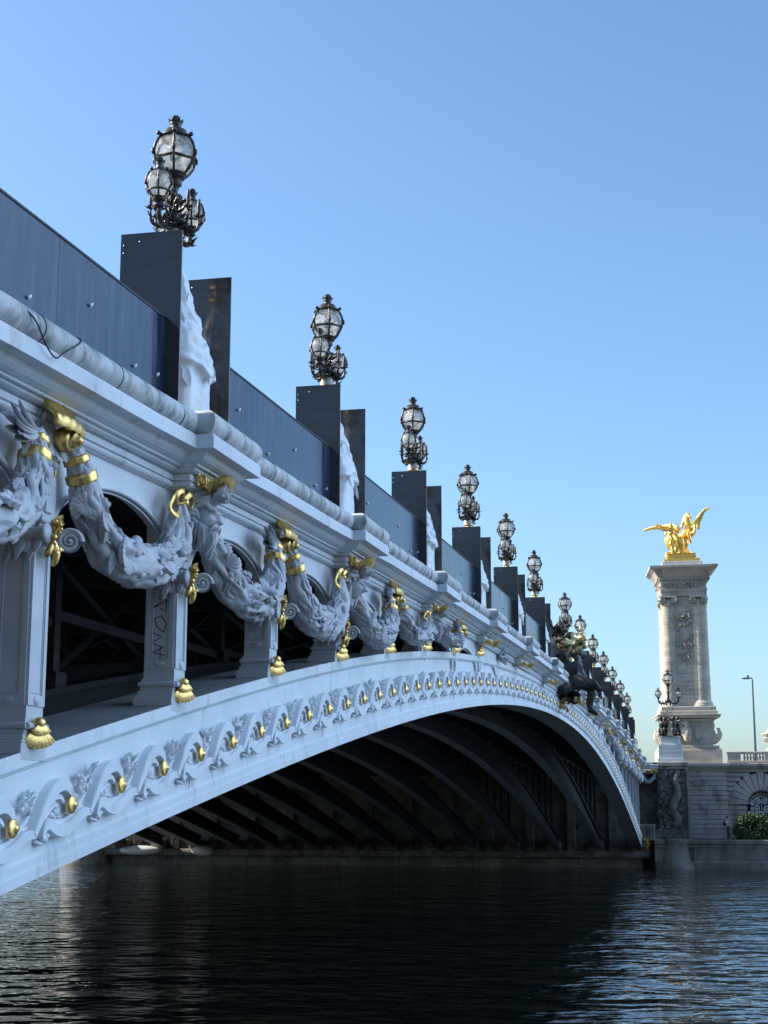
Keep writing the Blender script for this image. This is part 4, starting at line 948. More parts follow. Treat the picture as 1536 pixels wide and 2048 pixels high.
tagged(mb, 'downstream_quay', STONED, 'shaded stone quay wall beyond the far edge of the bridge', 'wall')

# masonry helper: rusticated courses
def courses(mb, x, ya, yb, za, zb_, h, depth=.06, b=.04):
    n = max(1, round((zb_ - za) / h)); h = (zb_ - za) / n
    for k in range(n): mb.box(x - depth, x + .5, ya, yb, za + k * h + .024, za + (k + 1) * h - .024, b)
    mb.box(x, x + .5, ya + .03, yb - .03, za, zb_)
# carved pier at the end of the bridge, white pedestal above
mb = MB(); PY0, PY1 = -3.1, -1.12
courses(mb, 54.3, PY0, PY1, 2.25, 7.0, .36, .05)
mb.box(54.1, 56.2, PY0 + .2, .4, 2.2, 2.9, .05)
rg = np.random.default_rng(31)
relief = MB()
relief.tube(crv([(54.1, -2.55, 6.75), (54.0, -2.3, 6.1), (53.95, -2.45, 5.2), (53.95, -2.1, 4.4), (54.0, -2.4, 3.6), (54.1, -2.2, 3.1)], 30), np.interp(np.linspace(0, 1, 30), [0, .3, .6, 1], [.14, .22, .26, .2]), 12, disp=.2 * fbm(np.stack([np.linspace(0, 9, 30)[:, None] + 0 * np.arange(12)[None], np.cos(np.arange(12) * .52)[None] * 2 + 0 * np.arange(30)[:, None], np.sin(np.arange(12) * .52)[None] * 2 + 0 * np.arange(30)[:, None]], -1), 2))
for k in range(60):
    y, z = rg.uniform(PY0 + .25, PY1 - .1), rg.uniform(2.6, 6.8); relief.leaf((54.2, y, z), (-.35, rg.uniform(-1, 1), rg.uniform(-1, 1)), (-1, 0, 0), rg.uniform(.25, .6), rg.uniform(.15, .28), .25, .2, 6, 3)
for k in range(26): relief.ball((54.2, rg.uniform(PY0 + .3, PY1 - .1), rg.uniform(2.8, 6.9)), rg.uniform(.08, .2), 7, 9)
for k in range(9): relief.ball((54.15, -1.35 + .06 * math.sin(k * 2), 3.0 + k * .42), (.18, .15, .18), 7, 9)
for k in range(22): relief.ball((54.12, PY0 + .02, 3.0 + k * .18), (.10, .07, .11), 6, 8)
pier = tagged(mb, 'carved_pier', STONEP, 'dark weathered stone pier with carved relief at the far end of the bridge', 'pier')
relief.build('carved_relief', STONEP, pier)
mb = MB(); mb.box(53.9, 56.4, PY0 - .12, PY1 + .3, 7.05, 7.36, .05); mb.box(54.05, 56.3, PY0 - .02, PY1 + .2, 6.88, 7.06, .04); mb.build('cornice_slab', STONED, pier)
mb = MB()
for k, (e, za, zb_) in enumerate(((.06, 7.36, 7.62), (0, 7.63, 7.95), (0, 7.96, 8.26), (0, 8.27, 8.52), (-.06, 8.53, 8.62), (-.16, 8.62, 9.0), (-.10, 9.0, 9.1))): mb.box(54.25 - e, 56.0 + e, -2.86 - e, -1.26 + e, za, zb_, .025)
tagged(mb, 'white_pedestal', STONEL, 'white granite pedestal on the carved pier under the far lamp cluster', 'pedestal')
# candelabrum with children on the pedestal
r = tag(empty('quay_candelabrum', (55.1, -2.03, 9.1)), 'bronze three-lantern candelabrum with dancing children on the white pedestal', 'candelabrum')
mb = MB(); rg = np.random.default_rng(40)
mb.lathe([(.001, 0), (.95, 0), (.95, .1), (.4, .22), (.25, .9), (.16, 1.4), (.12, 1.9), (.16, 2.2), (.1, 2.4)], 14)
for k in range(4):
    a = k * 1.57 + .5; c, s_ = math.cos(a), math.sin(a)
    mb.tube(crv([(c * .72, s_ * .72, .05), (c * .7 + .1 * s_, s_ * .7 - .1 * c, .35), (c * .6, s_ * .6, .65)], 8), [.09, .1, .1, .11, .12, .13, .14, .14], 8); mb.tube(crv([(c * .45, s_ * .45, .05), (c * .6 - .15 * s_, s_ * .6 + .15 * c, .3), (c * .58, s_ * .58, .62)], 8), .11, 8)
    mb.ball((c * .58, s_ * .58, .82), (.2, .2, .27), 9, 12); mb.ball((c * .64, s_ * .64, 1.22), .145, 9, 12)
    mb.tube([(c * .58, s_ * .58, .98), (c * .75 + .3 * s_, s_ * .75 - .3 * c, 1.15), (c * .45 + .5 * s_, s_ * .45 - .5 * c, 1.35)], .065, 7); mb.tube([(c * .58, s_ * .58, .98), (c * .7 - .3 * s_, s_ * .7 + .3 * c, .85), (c * .6 - .5 * s_, s_ * .6 + .5 * c, 1.05)], .065, 7)
for k in range(40):
    a = rg.uniform(0, 6.28); z = rg.uniform(.1, 2.3); q = .45 - .13 * z; mb.leaf((q * math.cos(a), q * math.sin(a), z), (math.cos(a), math.sin(a), rg.uniform(-.3, 1)), (0, 0, 1), .22, .12, .4, .2, 5, 2)
put('child_figures', sculpt(mb, 'child_figures', BRONZE, .03, 1), r)
mb = MB(); mb.lathe([(.1, 2.3), (.17, 2.45), (.08, 2.55), (.07, 2.9), (.14, 3.0), (.05, 3.1), (.06, 3.25), (.12, 3.3)], 12)
for sg in (-1, 1):
    mb.tube(crv([(0, 0, 2.35), (0, .35 * sg, 2.25), (0, .62 * sg, 2.3), (0, .68 * sg, 2.5)], 14), .055, 8)
    for k in range(6): mb.leaf((0, (.1 + .09 * k) * sg, 2.28), (.6 * math.sin(k * 3), .2 * sg, 1 if k % 2 else -.8), (1, 0, 0), .2, .1, .3, .2, 5)
mb.build('stem', BRONZE, r)
def far_lantern(loc, s_):
    g, f, fm, c = meshes['main']; o = put('lantern', f, r, (loc[0], loc[1], loc[2] - 2.6 * s_), (0, 0, 0), (s_,) * 3); put('glass', g, o); put('finial', fm, o); put('lamp_reflector', c, o)
far_lantern((0, 0, 3.3), 1.45); far_lantern((0, .68, 2.5), .95); far_lantern((0, -.68, 2.5), .95)

# rusticated quay wall, gate wall
mb = MB(); courses(mb, 55.6, -5.72, -3.0, 2.25, 7.05, .325, .06)
mb.box(55.2, 57.4, -6.0, -3.05, 7.06, 7.28, .04); mb.box(55.35, 57.4, -5.85, -3.05, 6.92, 7.07, .04)
tagged(mb, 'rusticated_wall', STONED, 'coursed rusticated stone quay wall under the tall pylon', 'wall')
# arched gate wall with radiating voussoirs
GC, GR, GS = -7.95, .95, 4.55                 # arch centre y, radius, springing z
mb = MB(); XW = 55.95
n = 15; h = (7.0 - 2.25) / n
for k in range(n):
    za, zb_ = 2.25 + k * h + .018, 2.25 + (k + 1) * h - .018; zm = (za + zb_) / 2
    if zm < GS: w = GR + .02
    else: w = math.sqrt(max(0, (GR + 1.15) ** 2 - (zm - GS) ** 2)) if zm - GS < GR + 1.15 else 0
    if zm >= GS and w == 0: mb.box(XW - .05, XW + .8, -14, -5.7, za, zb_, .04); continue
    mb.box(XW - .05, XW + .8, GC + w, -5.7, za, zb_, .04); mb.box(XW - .05, XW + .8, -14, GC - w, za, zb_, .04)
for k in range(13):
    a0, a1 = math.pi * k / 13 + .012, math.pi * (k + 1) / 13 - .012; ro = GR + 1.2 if k % 2 == 0 else GR + 1.12
    poly = [(GC + q * math.cos(a), min(GS + q * math.sin(a), 6.99)) for q, a in ((GR, a0), (ro, a0), (ro, a1), (GR, a1))]
    pr = 0.10 if k == 6 else .06
    mb.prism(poly, XW - pr, XW + .8, 'yz')
mb.box(XW + .81, 57.4, GC + GR + .1, -5.7, 2.2, 7); mb.box(XW + .81, 57.4, -14, GC - GR - .1, 2.2, 7); mb.box(XW + .81, 57.4, -14, -5.7, GS + GR, 7)
mb.box(57.42, 57.5, -14, -5.7, 2.2, 6.85, m=1)
mb.box(XW - .45, 57.4, -40, -6.01, 7.06, 7.28, .04); mb.box(XW - .3, 57.4, -40, -5.86, 6.93, 7.07, .04)
gw = tag(mb.build('gate_wall', [STONED, BLACK]), 'stone quay wall with an arched gateway and radiating voussoirs', 'wall')
mb = MB(); courses(mb, XW, -40, -14.02, 2.25, 7.0, .33); mb.build('wall_run', STONED, gw)
# white iron gate
mb = MB(); GX = 56.9
for k in range(13):
    y = GC - .84 + k * .14; zt = GS + math.sqrt(max(.0, .9 ** 2 - (y - GC) ** 2)) * .35 - .55; mb.tube([(GX, y, 2.3), (GX, y, zt)], .022, 6)
for z in (2.5, 3.4, GS - .5): mb.box(GX - .025, GX + .025, GC - .9, GC + .9, z - .03, z + .03)
t = np.linspace(0, math.pi, 24)
for rr_ in (.9, .74): mb.tube(np.stack([np.full(24, GX), GC + rr_ * np.cos(t), GS + rr_ * np.sin(t)], -1), .035, 6)
for k in range(11):
    a = math.pi * (k + .5) / 11; mb.tube([(GX, GC + .15 * math.cos(a), GS + .1 * math.sin(a)), (GX, GC + .8 * math.cos(a), GS + .8 * math.sin(a))], .026, 6)
    mb.ball((GX, GC + .55 * math.cos(a), GS + .55 * math.sin(a)), (.03, .08, .08), 6, 8)
for sg in (-1, 1):
    for (cy_, cz2, R_) in ((.3, -.22, .2), (.62, .05, .15), (.62, -.3, .12), (.25, .3, .15)):
        q = np.linspace(0, 1, 26); aa = q * 4.2 * math.pi * sg; R2 = R_ * (1 - .8 * q); mb.tube(np.stack([np.full(26, GX), GC + sg * cy_ + R2 * np.cos(aa), GS + cz2 + R2 * np.sin(aa)], -1), .03, 6)
mb.box(GX - .03, GX + .03, GC - .02, GC + .02, 2.3, GS + .9)
tagged(mb, 'iron_gate', GATEW, 'white wrought iron gate in the arched gateway behind the bush', 'gate')
# balustrade on top of the quay
r = tag(empty('stone_balustrade', (56.3, 0, 0)), 'stone balustrade along the top of the quay right of the pylon', 'balustrade')
mb = MB(); mb.box(-.22, .22, -40, -5.75, 7.28, 7.46, .03); mb.box(-.2, .2, -40, -5.75, 7.92, 8.08, .03); mb.build('rail', STONED, r)
for y in (-6.25, -8.75, -11.6, -14.4): mb = MB(); mb.box(-.19, .19, y - .5 if y < -6.5 else y - .45, y + .45, 7.44, 7.94, .02); mb.build('pier_block', STONED, r)
mb = MB(); mb.lathe([(.05, 0), (.07, .02), (.055, .05), (.05, .08), (.085, .18), (.08, .26), (.045, .38), (.055, .42), (.07, .45), (.07, .48)], 12); bal_me = mb.mesh('baluster', STONED)
for y in np.arange(-6.95, -14, -.205):
    if min(abs(y + 8.75), abs(y + 11.6)) < .55: continue
    put('baluster', bal_me, r, (0, float(y), 7.45))
# urn
mb = MB(); mb.lathe([(.35, 8.08), (.35, 8.3), (.2, 8.35), (.18, 8.5), (.42, 8.75), (.46, 9.0), (.42, 9.12), (.6, 9.2), (.6, 9.28), (.4, 9.32), (.25, 9.5), (.12, 9.56), (.14, 9.68), (.1, 9.8), (.001, 9.84)], 22, o=(56.3, -8.75, 0))
for k in range(12): mb.leaf((56.3 + .4 * math.cos(k * .52), -8.75 + .4 * math.sin(k * .52), 8.72), (math.cos(k * .52) * .2, math.sin(k * .52) * .2, 1), (math.cos(k * .52), math.sin(k * .52), 0), .35, .2, .2, .2, 5)
tagged(mb, 'stone_urn', STONE, 'lidded stone urn standing on the balustrade at the right edge', 'urn')
# street lamp
r = tag(empty('street_lamp', (60, -7.8, 6.9)), 'slender modern street lamp with a bent head behind the balustrade', 'street lamp')
mb = MB(); mb.tube([(0, 0, 0), (0, 0, 6.35)], [.09, .05], 10); mb.lathe([(.16, 0), (.16, .9), (.09, 1.0)], 12); mb.build('pole', GREYM, r)
mb = MB(); mb.tube(crv([(0, .0, 6.3), (0, .05, 6.47), (0, .35, 6.47)], 10), .04, 8); mb.ball((0, .42, 6.45), (.14, .34, .07), 8, 14); mb.ball((0, .3, 6.6), (.05, .08, .1), 6, 8); mb.build('lamp_head', GREYM, r)
# thin railing at the foot of the wall
r = tag(empty('thin_railing', (53.3, 0, 0)), 'thin grey metal railing at the foot of the rusticated wall', 'railing')
mb = MB()
for z in (QZ + .05, QZ + .72): mb.tube([(0, -3.3, z), (0, -5.35, z)], .012, 6)
for y in (-3.3, -4.3, -5.35): mb.tube([(0, y, QZ), (0, y, QZ + .74)], .016, 6)
mb.build('rail_frame', GREYM, r)
mb = MB()
for y in np.arange(-3.38, -5.3, -.085): mb.tube([(0, y, QZ + .05), (0, y, QZ + .72)], .004, 4)
mb.build('infill_bars', GREYM, r)
mb = MB(); mb.tube([(53.9, -3.22, QZ), (53.9, -3.22, 4.4)], .045, 8); mb.tube([(53.9, -3.22, QZ + .5), (53.9, -3.22, QZ + .56)], .06, 8); tagged(mb, 'drain_pipe', GREYM, 'pale vertical pipe beside the carved pier above the quay', 'pipe')
# low railing panel beneath the bridge end
r = tag(empty('abutment_railing', (54.05, 0, 0)), 'dark balustraded railing in the shade at the foot of the arch', 'railing')
mb = MB(); mb.box(-.1, .1, -.95, .1, 3.1, 3.25); mb.box(-.1, .1, -.95, .1, 2.2, 2.4); mb.build('rail', STONED, r)
mb = MB(); 
for k in range(5): mb.box(-.06, .06, -.88 + k * .2, -.76 + k * .2, 2.4, 3.1)
mb.build('balusters', STONED, r)
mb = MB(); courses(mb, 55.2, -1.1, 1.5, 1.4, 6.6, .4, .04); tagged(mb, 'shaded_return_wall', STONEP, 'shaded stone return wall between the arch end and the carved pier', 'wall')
# cornice link from the bridge to the pier with a short garland
link = empty('cornice_link', (0, 0, 0)); link.parent = bridge
mb = MB(); mb.box(53.9, 55.4, -1.2, -.02, 6.9, 7.36, .03); mb.box(53.85, 55.4, -1.25, -.02, 7.1, 7.2, .03)
mb.build('link_cornice', POSTS, link)
mb = MB(); rg = np.random.default_rng(77)
c = crv([(54.2, -.1, 6.5), (54.2, -.3, 6.15), (54.2, -.55, 6.05), (54.2, -.85, 6.25), (54.2, -.98, 6.6)], 30); mb.tube(c, np.interp(np.linspace(0, 1, 30), [0, .5, 1], [.08, .14, .06]), 14)
for k in range(50):
    i = rg.integers(2, 28); mb.leaf(c[i], rg.uniform(-1, 1, 3), (-1, 0, 0), .18, .10, .3, .2, 6, 2)
lg = mb.build('short_garland', CARVE, link)
mb = MB(); c = (53.6, -.15, 6.75); scallop(mb, .3, 7, trm(54.0, -.9, 6.6) @ rotm('Z', -1.57)); mb.ball((53.9, -.3, 6.7), .12)
mb.build('gold_shell', GOLD, link)
mb = MB(); 
for k in range(16): mb.leaf((53.3, -.25, 2.3 - .05 * k), (-.6 + .1 * math.sin(k * 2), -.8, .6 * math.cos(k * 1.7)), (-1, -1, 0), .4, .2, .4, .2, 6, 2)
for k in range(10): mb.ball((53.3, -.3 + rg.uniform(-.2, .2), 1.6 + .08 * k), rg.uniform(.05, .1), 7, 9)
mb.build('gold_cluster', GOLD, bridge)

# bush and person on the promenade
r = tag(empty('leafy_bush', (53.2, -7.25, QZ)), 'dense dark green bush on the quay in front of the gate', 'bush')
rg = np.random.default_rng(9); mb = MB(); Ls = []; 
cl = [((0, 0, .8), (.9, 1.2, .95)), ((0, .55, .55), (.6, .75, .55)), ((0, -1.2, .8), (.8, 1.0, .9)), ((-.1, -.75, .65), (.7, .9, .7)), ((0, .1, 1.2), (.6, .75, .5)), ((.1, -1.6, .6), (.6, .8, .6)), ((-.3, .2, .1), (.6, .9, .4))]
V = []; 
for k in range(11000):
    c, s_ = cl[rg.integers(len(cl))]; d = rg.standard_normal(3); d /= np.linalg.norm(d); p = np.array(c) + d * np.array(s_) * rg.uniform(.55, 1.08) ** .6
    if vnoise((p * 2.3)[None], 3)[0] < -.35: continue
    u = rg.standard_normal(3); u /= np.linalg.norm(u); w = np.cross(u, rg.standard_normal(3)); w /= np.linalg.norm(w); L = rg.uniform(.06, .12)
    V += [p - u * L, p + w * L * .45 + (0, 0, .012), p + u * L, p - w * L * .45]
V = np.array(V); mb.add(V, np.arange(len(V)).reshape(-1, 4), False); mb.build('crown', LEAF, r)
mb = MB()
for k in range(9):
    a = k * .7; mb.tube(crv([(.1 * math.cos(a), .15 * math.sin(a), 0), (.25 * math.cos(a), .4 * math.sin(a), .5), (.5 * math.cos(a), .75 * math.sin(a), 1.0)], 8), np.linspace(.03, .01, 8), 5)
mb.build('trunk', BARK, r)

# unseen tree mass added behind the camera to shade the posts' near sides
rg = np.random.default_rng(90); V = []
for k in range(9000):
    y = rg.uniform(-70, 60); p = np.array((rg.uniform(-70, -61), y, rg.uniform(4.5, 17) + 2 * math.sin(y * .4))); u = rg.standard_normal(3); u /= np.linalg.norm(u); w = np.cross(u, rg.standard_normal(3)); w /= np.linalg.norm(w)
    V += [p - u * .55, p + w * .3, p + u * .55, p - w * .3]
mb = MB(); V = np.array(V); mb.add(V, np.arange(len(V)).reshape(-1, 4), False); t = mb.build('added_shade_trees', LEAF); tag(t, 'unseen leafy tree mass added on the near bank to shade the bridge posts', 'trees', None, 'stuff')
# ------------------------------------------------------------------ tall stone pylon with its gilded group
PC = (59.0, -3.12); SK = -.11                    # plan centre, skew of the plan
pyl = tag(empty('stone_pylon', (PC[0], PC[1], 0)), 'tall pale stone pylon with paired columns and a flared dark cornice', 'pylon')
def skew(mb):
    T = np.eye(4); T[1, 0] = -SK; return mb.xf(T)
def blk(mb, h, za, zb_, b=.03, hy=None): hy = hy or h; mb.box(-h, h, -hy, hy, za, zb_, b)
mb = MB(); blk(mb, 2.15, 6.9, 8.25, .03); blk(mb, 2.1, 8.25, 8.33); blk(mb, 2.0, 8.33, 8.55, .06); blk(mb, 1.62, 8.55, 10.15, .03)
blk(mb, 1.72, 10.15, 10.28); blk(mb, 1.8, 10.28, 10.42, .04); blk(mb, 2.12, 10.45, 10.6, .04); blk(mb, 2.18, 10.6, 10.7, .02); blk(mb, 1.98, 10.7, 10.95, .05); blk(mb, 1.88, 10.95, 11.25, .05); 
skew(mb); base = mb.build('pedestal', STONE, pyl)
mb = MB(); nz = 24; hcore = 1.42
for k in range(nz):
    za = 11.25 + (18.3 - 11.25) * k / nz; zb_ = 11.25 + (18.3 - 11.25) * (k + 1) / nz; h = hcore * (1 - .045 * k / nz); mb.box(-h, h, -h, h, za + .006, zb_ - .006, .008)
blk(mb, hcore * .95, 18.3, 19.3, 0)
skew(mb); mb.build('shaft', STONE, pyl)
colm = MB(); zs_ = np.linspace(0, 1, 26); 
prof = [(.80, 11.25), (.80, 11.38), (.73, 11.40), (.76, 11.5), (.71, 11.58), (.65, 11.6), (.66, 11.68), (.615, 11.72)]
for k in range(20):
    za = 11.72 + (18.35 - 11.72) * k / 20; r_ = .615 * (1 - .08 * k / 20) + .006 * (-1) ** k; prof += [(r_ - .006, za + .003), (r_, za + .008), (r_, za + .02), (r_, za + .16), (r_, za + .31), (r_, za + .322), (r_ - .006, za + .327)]
colm.lathe(prof, 28); col_me = colm.mesh('column', STONE)
cap = MB(); cap.lathe([(.49, 18.3), (.53, 18.36), (.50, 18.4), (.5, 18.55), (.6, 18.75)], 24); cap.box(-.62, .62, -.62, .62, 18.93, 19.05, .02)
for ax in (0, 1):
    for sg in (-1, 1):
        Tm = rotm('Z', math.pi / 2 * ax)
        for s2 in (-1, 1):
            spiral(cap, tuple((Tm @ np.array((.42 * sg, -.52 * s2, 18.74, 1)))[:3]), .22, Tm @ rotm('Z', 0 if s2 > 0 else math.pi), .12)
for k in range(14):
    a = k * .449; cap.ball((.53 * math.cos(a), .53 * math.sin(a), 18.6), (.09, .09, .1), 6, 8)
    if k % 2: cap.tube([(.52 * math.cos(a), .52 * math.sin(a), 18.6), (.53 * math.cos(a), .53 * math.sin(a), 18.0)], [.08, .04], 6, disp=.25 * np.cos(np.arange(2) * 3)[:, None] * np.ones((2, 6)))
cap_me2 = cap.mesh('capital', STONE)
for sx in (-1, 1):
    for sy in (-1, 1):
        X, Y = 1.04 * sx, 1.04 * sy; c_ = put('column', col_me, pyl, (X, Y - SK * X, 0)); put('capital', cap_me2, c_)
# entablature and flared cornice
mb = MB(); blk(mb, 1.58, 19.05, 19.35, .02); blk(mb, 1.62, 19.35, 19.6, .02)
prof = [(1.56, 19.6), (1.58, 19.9), (1.62, 20.1), (1.68, 20.15), (1.72, 20.3), (1.92, 20.6), (2.05, 20.78), (2.28, 20.98), (2.36, 21.0), (2.36, 21.16), (2.3, 21.18)]
for i in range(len(prof) - 1):
    (ra, za), (rb, zb_) = prof[i], prof[i + 1]; q = [(-1, -1), (1, -1), (1, 1), (-1, 1)]
    A = [(a * ra, b * ra, za) for a, b in q]; B = [(a * rb, b * rb, zb_) for a, b in q]; mb.add(A + B, [(k, (k + 1) % 4, (k + 1) % 4 + 4, k + 4) for k in range(4)], False)
mb.add([(a * 2.3, b * 2.3, 21.18) for a, b in ((-1, -1), (1, -1), (1, 1), (-1, 1))], [(0, 1, 2, 3)], False)
for k in range(26):
    t = -1.62 + k * .13
    for sg in (-1, 1): mb.box(t - .04, t + .04, sg * 1.78 - .06, sg * 1.78 + .06, 20.2, 20.34); mb.box(sg * 1.78 - .06, sg * 1.78 + .06, t - .04, t + .04, 20.2, 20.34)
skew(mb); corn_o = mb.build('cornice', STONED, pyl)
mb = MB(); rg = np.random.default_rng(61)
for k in range(60):
    y = rg.uniform(-1.4, 1.4); mb.leaf((-1.58, y, rg.uniform(19.68, 20.02)), (-.3, rg.uniform(-1, 1), rg.uniform(-.6, .6)), (-1, 0, 0), .26, .13, .2, .2, 5, 2)
    mb.leaf((rg.uniform(-1.4, 1.4), 1.56, rg.uniform(19.68, 20.02)), (rg.uniform(-1, 1), .3, rg.uniform(-.6, .6)), (0, 1, 0), .26, .13, .2, .2, 5, 2)
skew(mb); mb.build('carved_frieze', STONED, corn_o)
mb = MB(); blk(mb, 1.42, 21.16, 21.56, .015); 
skew(mb); mb.build('plinth', STONEL, pyl)
# hanging trophy on the front panel
mb = MB(); X = -1.40
for k in range(26): mb.leaf((X, rg.uniform(-.42, .42), rg.uniform(17.2, 18.0)), (-.3, rg.uniform(-1, 1), rg.uniform(-1, .6)), (-1, 0, 0), rg.uniform(.25, .45), .16, .3, .22, 6, 2)
mb.ball((X - .03, 0, 17.75), (.16, .2, .25), 9, 12); mb.tube(crv([(X, -.3, 17.9), (X - .12, 0, 18.05), (X, .3, 17.9)], 12), .09, 8); mb.tube(crv([(X, -.25, 17.1), (X - .1, 0, 17.0), (X, .25, 17.1)], 12), .09, 8)
for sg in (-1, 1): mb.tube(crv([(X, .3 * sg, 17.0), (X - .02, .48 * sg, 16.7), (X - .02, .52 * sg, 16.2), (X, .36 * sg, 15.8), (X, .15 * sg, 15.65)], 20), .045, 7)
mb.ball((X + .02, 0, 16.3), (.08, .4, .5), 10, 16)
for k in range(44): 
    z = rg.uniform(14.5, 15.9); w = .48 * min(1, (z - 14.25) / .9); mb.leaf((X, rg.uniform(-w, w), z), (-.3, rg.uniform(-1, 1), rg.uniform(-1, .5)), (-1, 0, 0), rg.uniform(.2, .36), .13, .3, .22, 6, 2)
mb.xf(trm(0, -SK * X, 0)); mb.build('carved_trophy', STONED, pyl)
# sculptures on the pedestal: helmeted relief, sunburst, prows at the corners
mb = MB(); X = -1.62
for k in range(26): mb.leaf((X, rg.uniform(-.3, .9), rg.uniform(8.8, 9.9)), (-.5, rg.uniform(-1, 1), rg.uniform(-1, 1)), (-1, 0, 0), rg.uniform(.3, .55), .2, .3, .25, 6, 2)
mb.ball((X - .3, .15, 9.3), (.3, .3, .55), 10, 14); mb.ball((X - .35, .15, 9.9), (.2, .2, .24), 9, 12)
for k in range(16): a = -1.2 + k * .17; mb.tube([(X - .05, -.35, 9.35), (X - .06, -.35 - .62 * math.cos(a), 9.35 + .62 * math.sin(a))], [.05, .03], 6)
for k in range(7): mb.tube(crv([(X - .1, 1.0 - k * .36, 10.3), (X - .16, .85 - k * .36, 10.18), (X - .1, .7 - k * .36, 10.3)], 8), .07, 7)
skew(mb); put('carved_figures', sculpt(mb, 'carved_figures', STONE, .05, 1), pyl)
for sy in (-1, 1):
    for sx in (-1, 1):
        mb = MB(); mb.tube(crv([(1.5 * sx, 1.6 * sy, 8.75), (1.62 * sx, 1.9 * sy, 9.0), (1.65 * sx, 2.08 * sy, 9.35), (1.6 * sx, 2.0 * sy, 9.65)], 14), np.interp(np.linspace(0, 1, 14), [0, .5, .8, 1], [.2, .22, .15, .07]), 10)
        mb.ball((1.62 * sx, 2.0 * sy, 9.68), (.11, .16, .1), 8, 10); mb.ball((1.6 * sx, 1.62 * sy, 9.9), (.2, .16, .3), 8, 10); skew(mb); put('carved_prow', sculpt(mb, 'carved_prow', STONE, .04, 1), pyl)

# gilded winged horse and figure; u = to the right seen from the river (world -y), h = up
U0 = .0036
gp = tag(empty('gilded_statue', (PC[0], PC[1], 21.56)), 'gilded winged horse with a standing figure on top of the pylon', 'statue')
def G(zx, zy, d=0.0): return (d, -(zx - 790) * U0 - SK * d, (1165 - zy) * U0)
mb = MB()
def tb(pts, rad, n=12, k=20): c = crv(pts, k); mb.tube(c, np.interp(np.linspace(0, 1, k), np.linspace(0, 1, len(rad)), rad), n)
tb([G(760, 640, .75), G(880, 600, .35), G(1000, 500, -.2), G(1025, 455, -.45)], [.36, .42, .44, .30])        # barrel and chest
tb([G(1000, 480, -.35), G(965, 380, -.45), G(940, 280, -.5), G(945, 205, -.55)], [.36, .30, .23, .17])    # neck
tb([G(935, 200, -.45), G(965, 215, -.7), G(990, 275, -.95)], [.17, .16, .09])                             # head
mb.ball(G(925, 160, -.45), (.05, .05, .11)); mb.ball(G(985, 165, -.45), (.05, .05, .11))
for k in range(9): mb.ball(G(900 - k * 9, 215 + k * 27, -.32), (.14, .10, .13), 7, 9)
tb([G(1040, 470, -.5), G(1085, 440, -.9), G(1060, 560, -1.1), G(1010, 600, -1.0)], [.19, .15, .11, .08])  # raised foreleg
tb([G(990, 520, -.5), G(940, 600, -.95), G(960, 700, -1.0), G(985, 790, -.9)], [.18, .14, .1, .09])
tb([G(800, 640, .8), G(850, 760, .5), G(930, 850, .65), G(905, 985, .5)], [.34, .24, .13, .12])           # hind legs
tb([G(850, 620, .2), G(900, 750, .0), G(880, 880, .2), G(930, 990, .1)], [.34, .24, .13, .12])
tb([G(640, 395, -.5), G(620, 470, -.5), G(640, 600, -.45), G(690, 720, -.4)], [.16, .23, .22, .25])       # woman's torso
mb.ball(G(618, 395, -.55), (.15, .15, .18))
tb([G(600, 440, -.55), G(560, 490, -.7), G(540, 500, -.75), G(440, 505, -.8), G(370, 440, -.8)], [.1, .09, .07, .06, .05])
tb([G(660, 440, -.6), G(740, 500, -.8), G(800, 470, -.8)], [.1, .08, .07])
tb([G(620, 560, -.5), G(580, 690, -.55), G(620, 830, -.55), G(700, 960, -.5)], [.2, .3, .26, .2])         # skirts
tb([G(660, 590, -.6), G(730, 700, -.8), G(760, 840, -.7), G(700, 985, -.6)], [.2, .24, .2, .16])
tb([G(700, 620, -.5), G(790, 690, -.75), G(800, 830, -.7), G(760, 985, -.5)], [.16, .2, .22, .25])
mb.ball(G(520, 570, -.5), (.14, .14, .2)); tb([G(520, 590, -.4), G(515, 690, -.35), G(545, 810, -.4), G(620, 920, -.45)], [.1, .12, .12, .1])
rg = np.random.default_rng(14)
for k in range(46):
    t = rg.uniform(0, 1); p = np.array(G(560 + 180 * rg.uniform(0, 1), 620 + 330 * t, -.55 - rg.uniform(.1, .3))); mb.tube(crv([p, p + (.0, -.10, -.25), p + (-.05, -.05 * rg.standard_normal(), -.5)], 8), [.02, .045, .055, .055, .05, .045, .04, .02], 7)
for k in range(40): mb.ball(G(560 + 420 * rg.uniform(0, 1), 940 + 50 * rg.uniform(0, 1), rg.uniform(-.7, .6)), rg.uniform(.08, .2), 7, 9)
tb([G(500, 1000, -.7), G(510, 1050, -.8), G(545, 1110, -.8)], [.12, .14, .12]); mb.ball(G(510, 975, -.75), .12)
put('body', sculpt(mb, 'body', GOLDS, .035, 2, .012, 4), gp)
def wing(name, root, ctrl, tipw, down, seed):
    mb = MB(); n = 26; c = crv(ctrl, n); T = np.gradient(c, axis=0); T /= np.linalg.norm(T, axis=1)[:, None]
    for row, (sc_, off) in enumerate(((1.0, 0), (.62, -.05), (.34, -.09))):
        for k in range(n - 1):
            f = k / (n - 1); L = sc_ * np.interp(f, [0, .3, .75, 1], tipw); dr = np.array(down) * (1 - f * .7) + T[k] * (.25 + f * 1.1)
            mb.leaf(c[k] + np.array((off, 0, 0)), dr, (-1, 0, .1), L, .18, .08, .12, 6)
    mb.tube(c, np.linspace(.13, .03, n), 8); return mb.build(name, GOLDS, gp)
wing('wing', None, [G(760, 400, .2), G(690, 345, .5), G(560, 325, .9), (G(420, 322, 1.2)), G(270, 335, 1.4), G(110, 385, 1.5)], [.5, .45, .25, .1], (0, -.2, -1), 1)
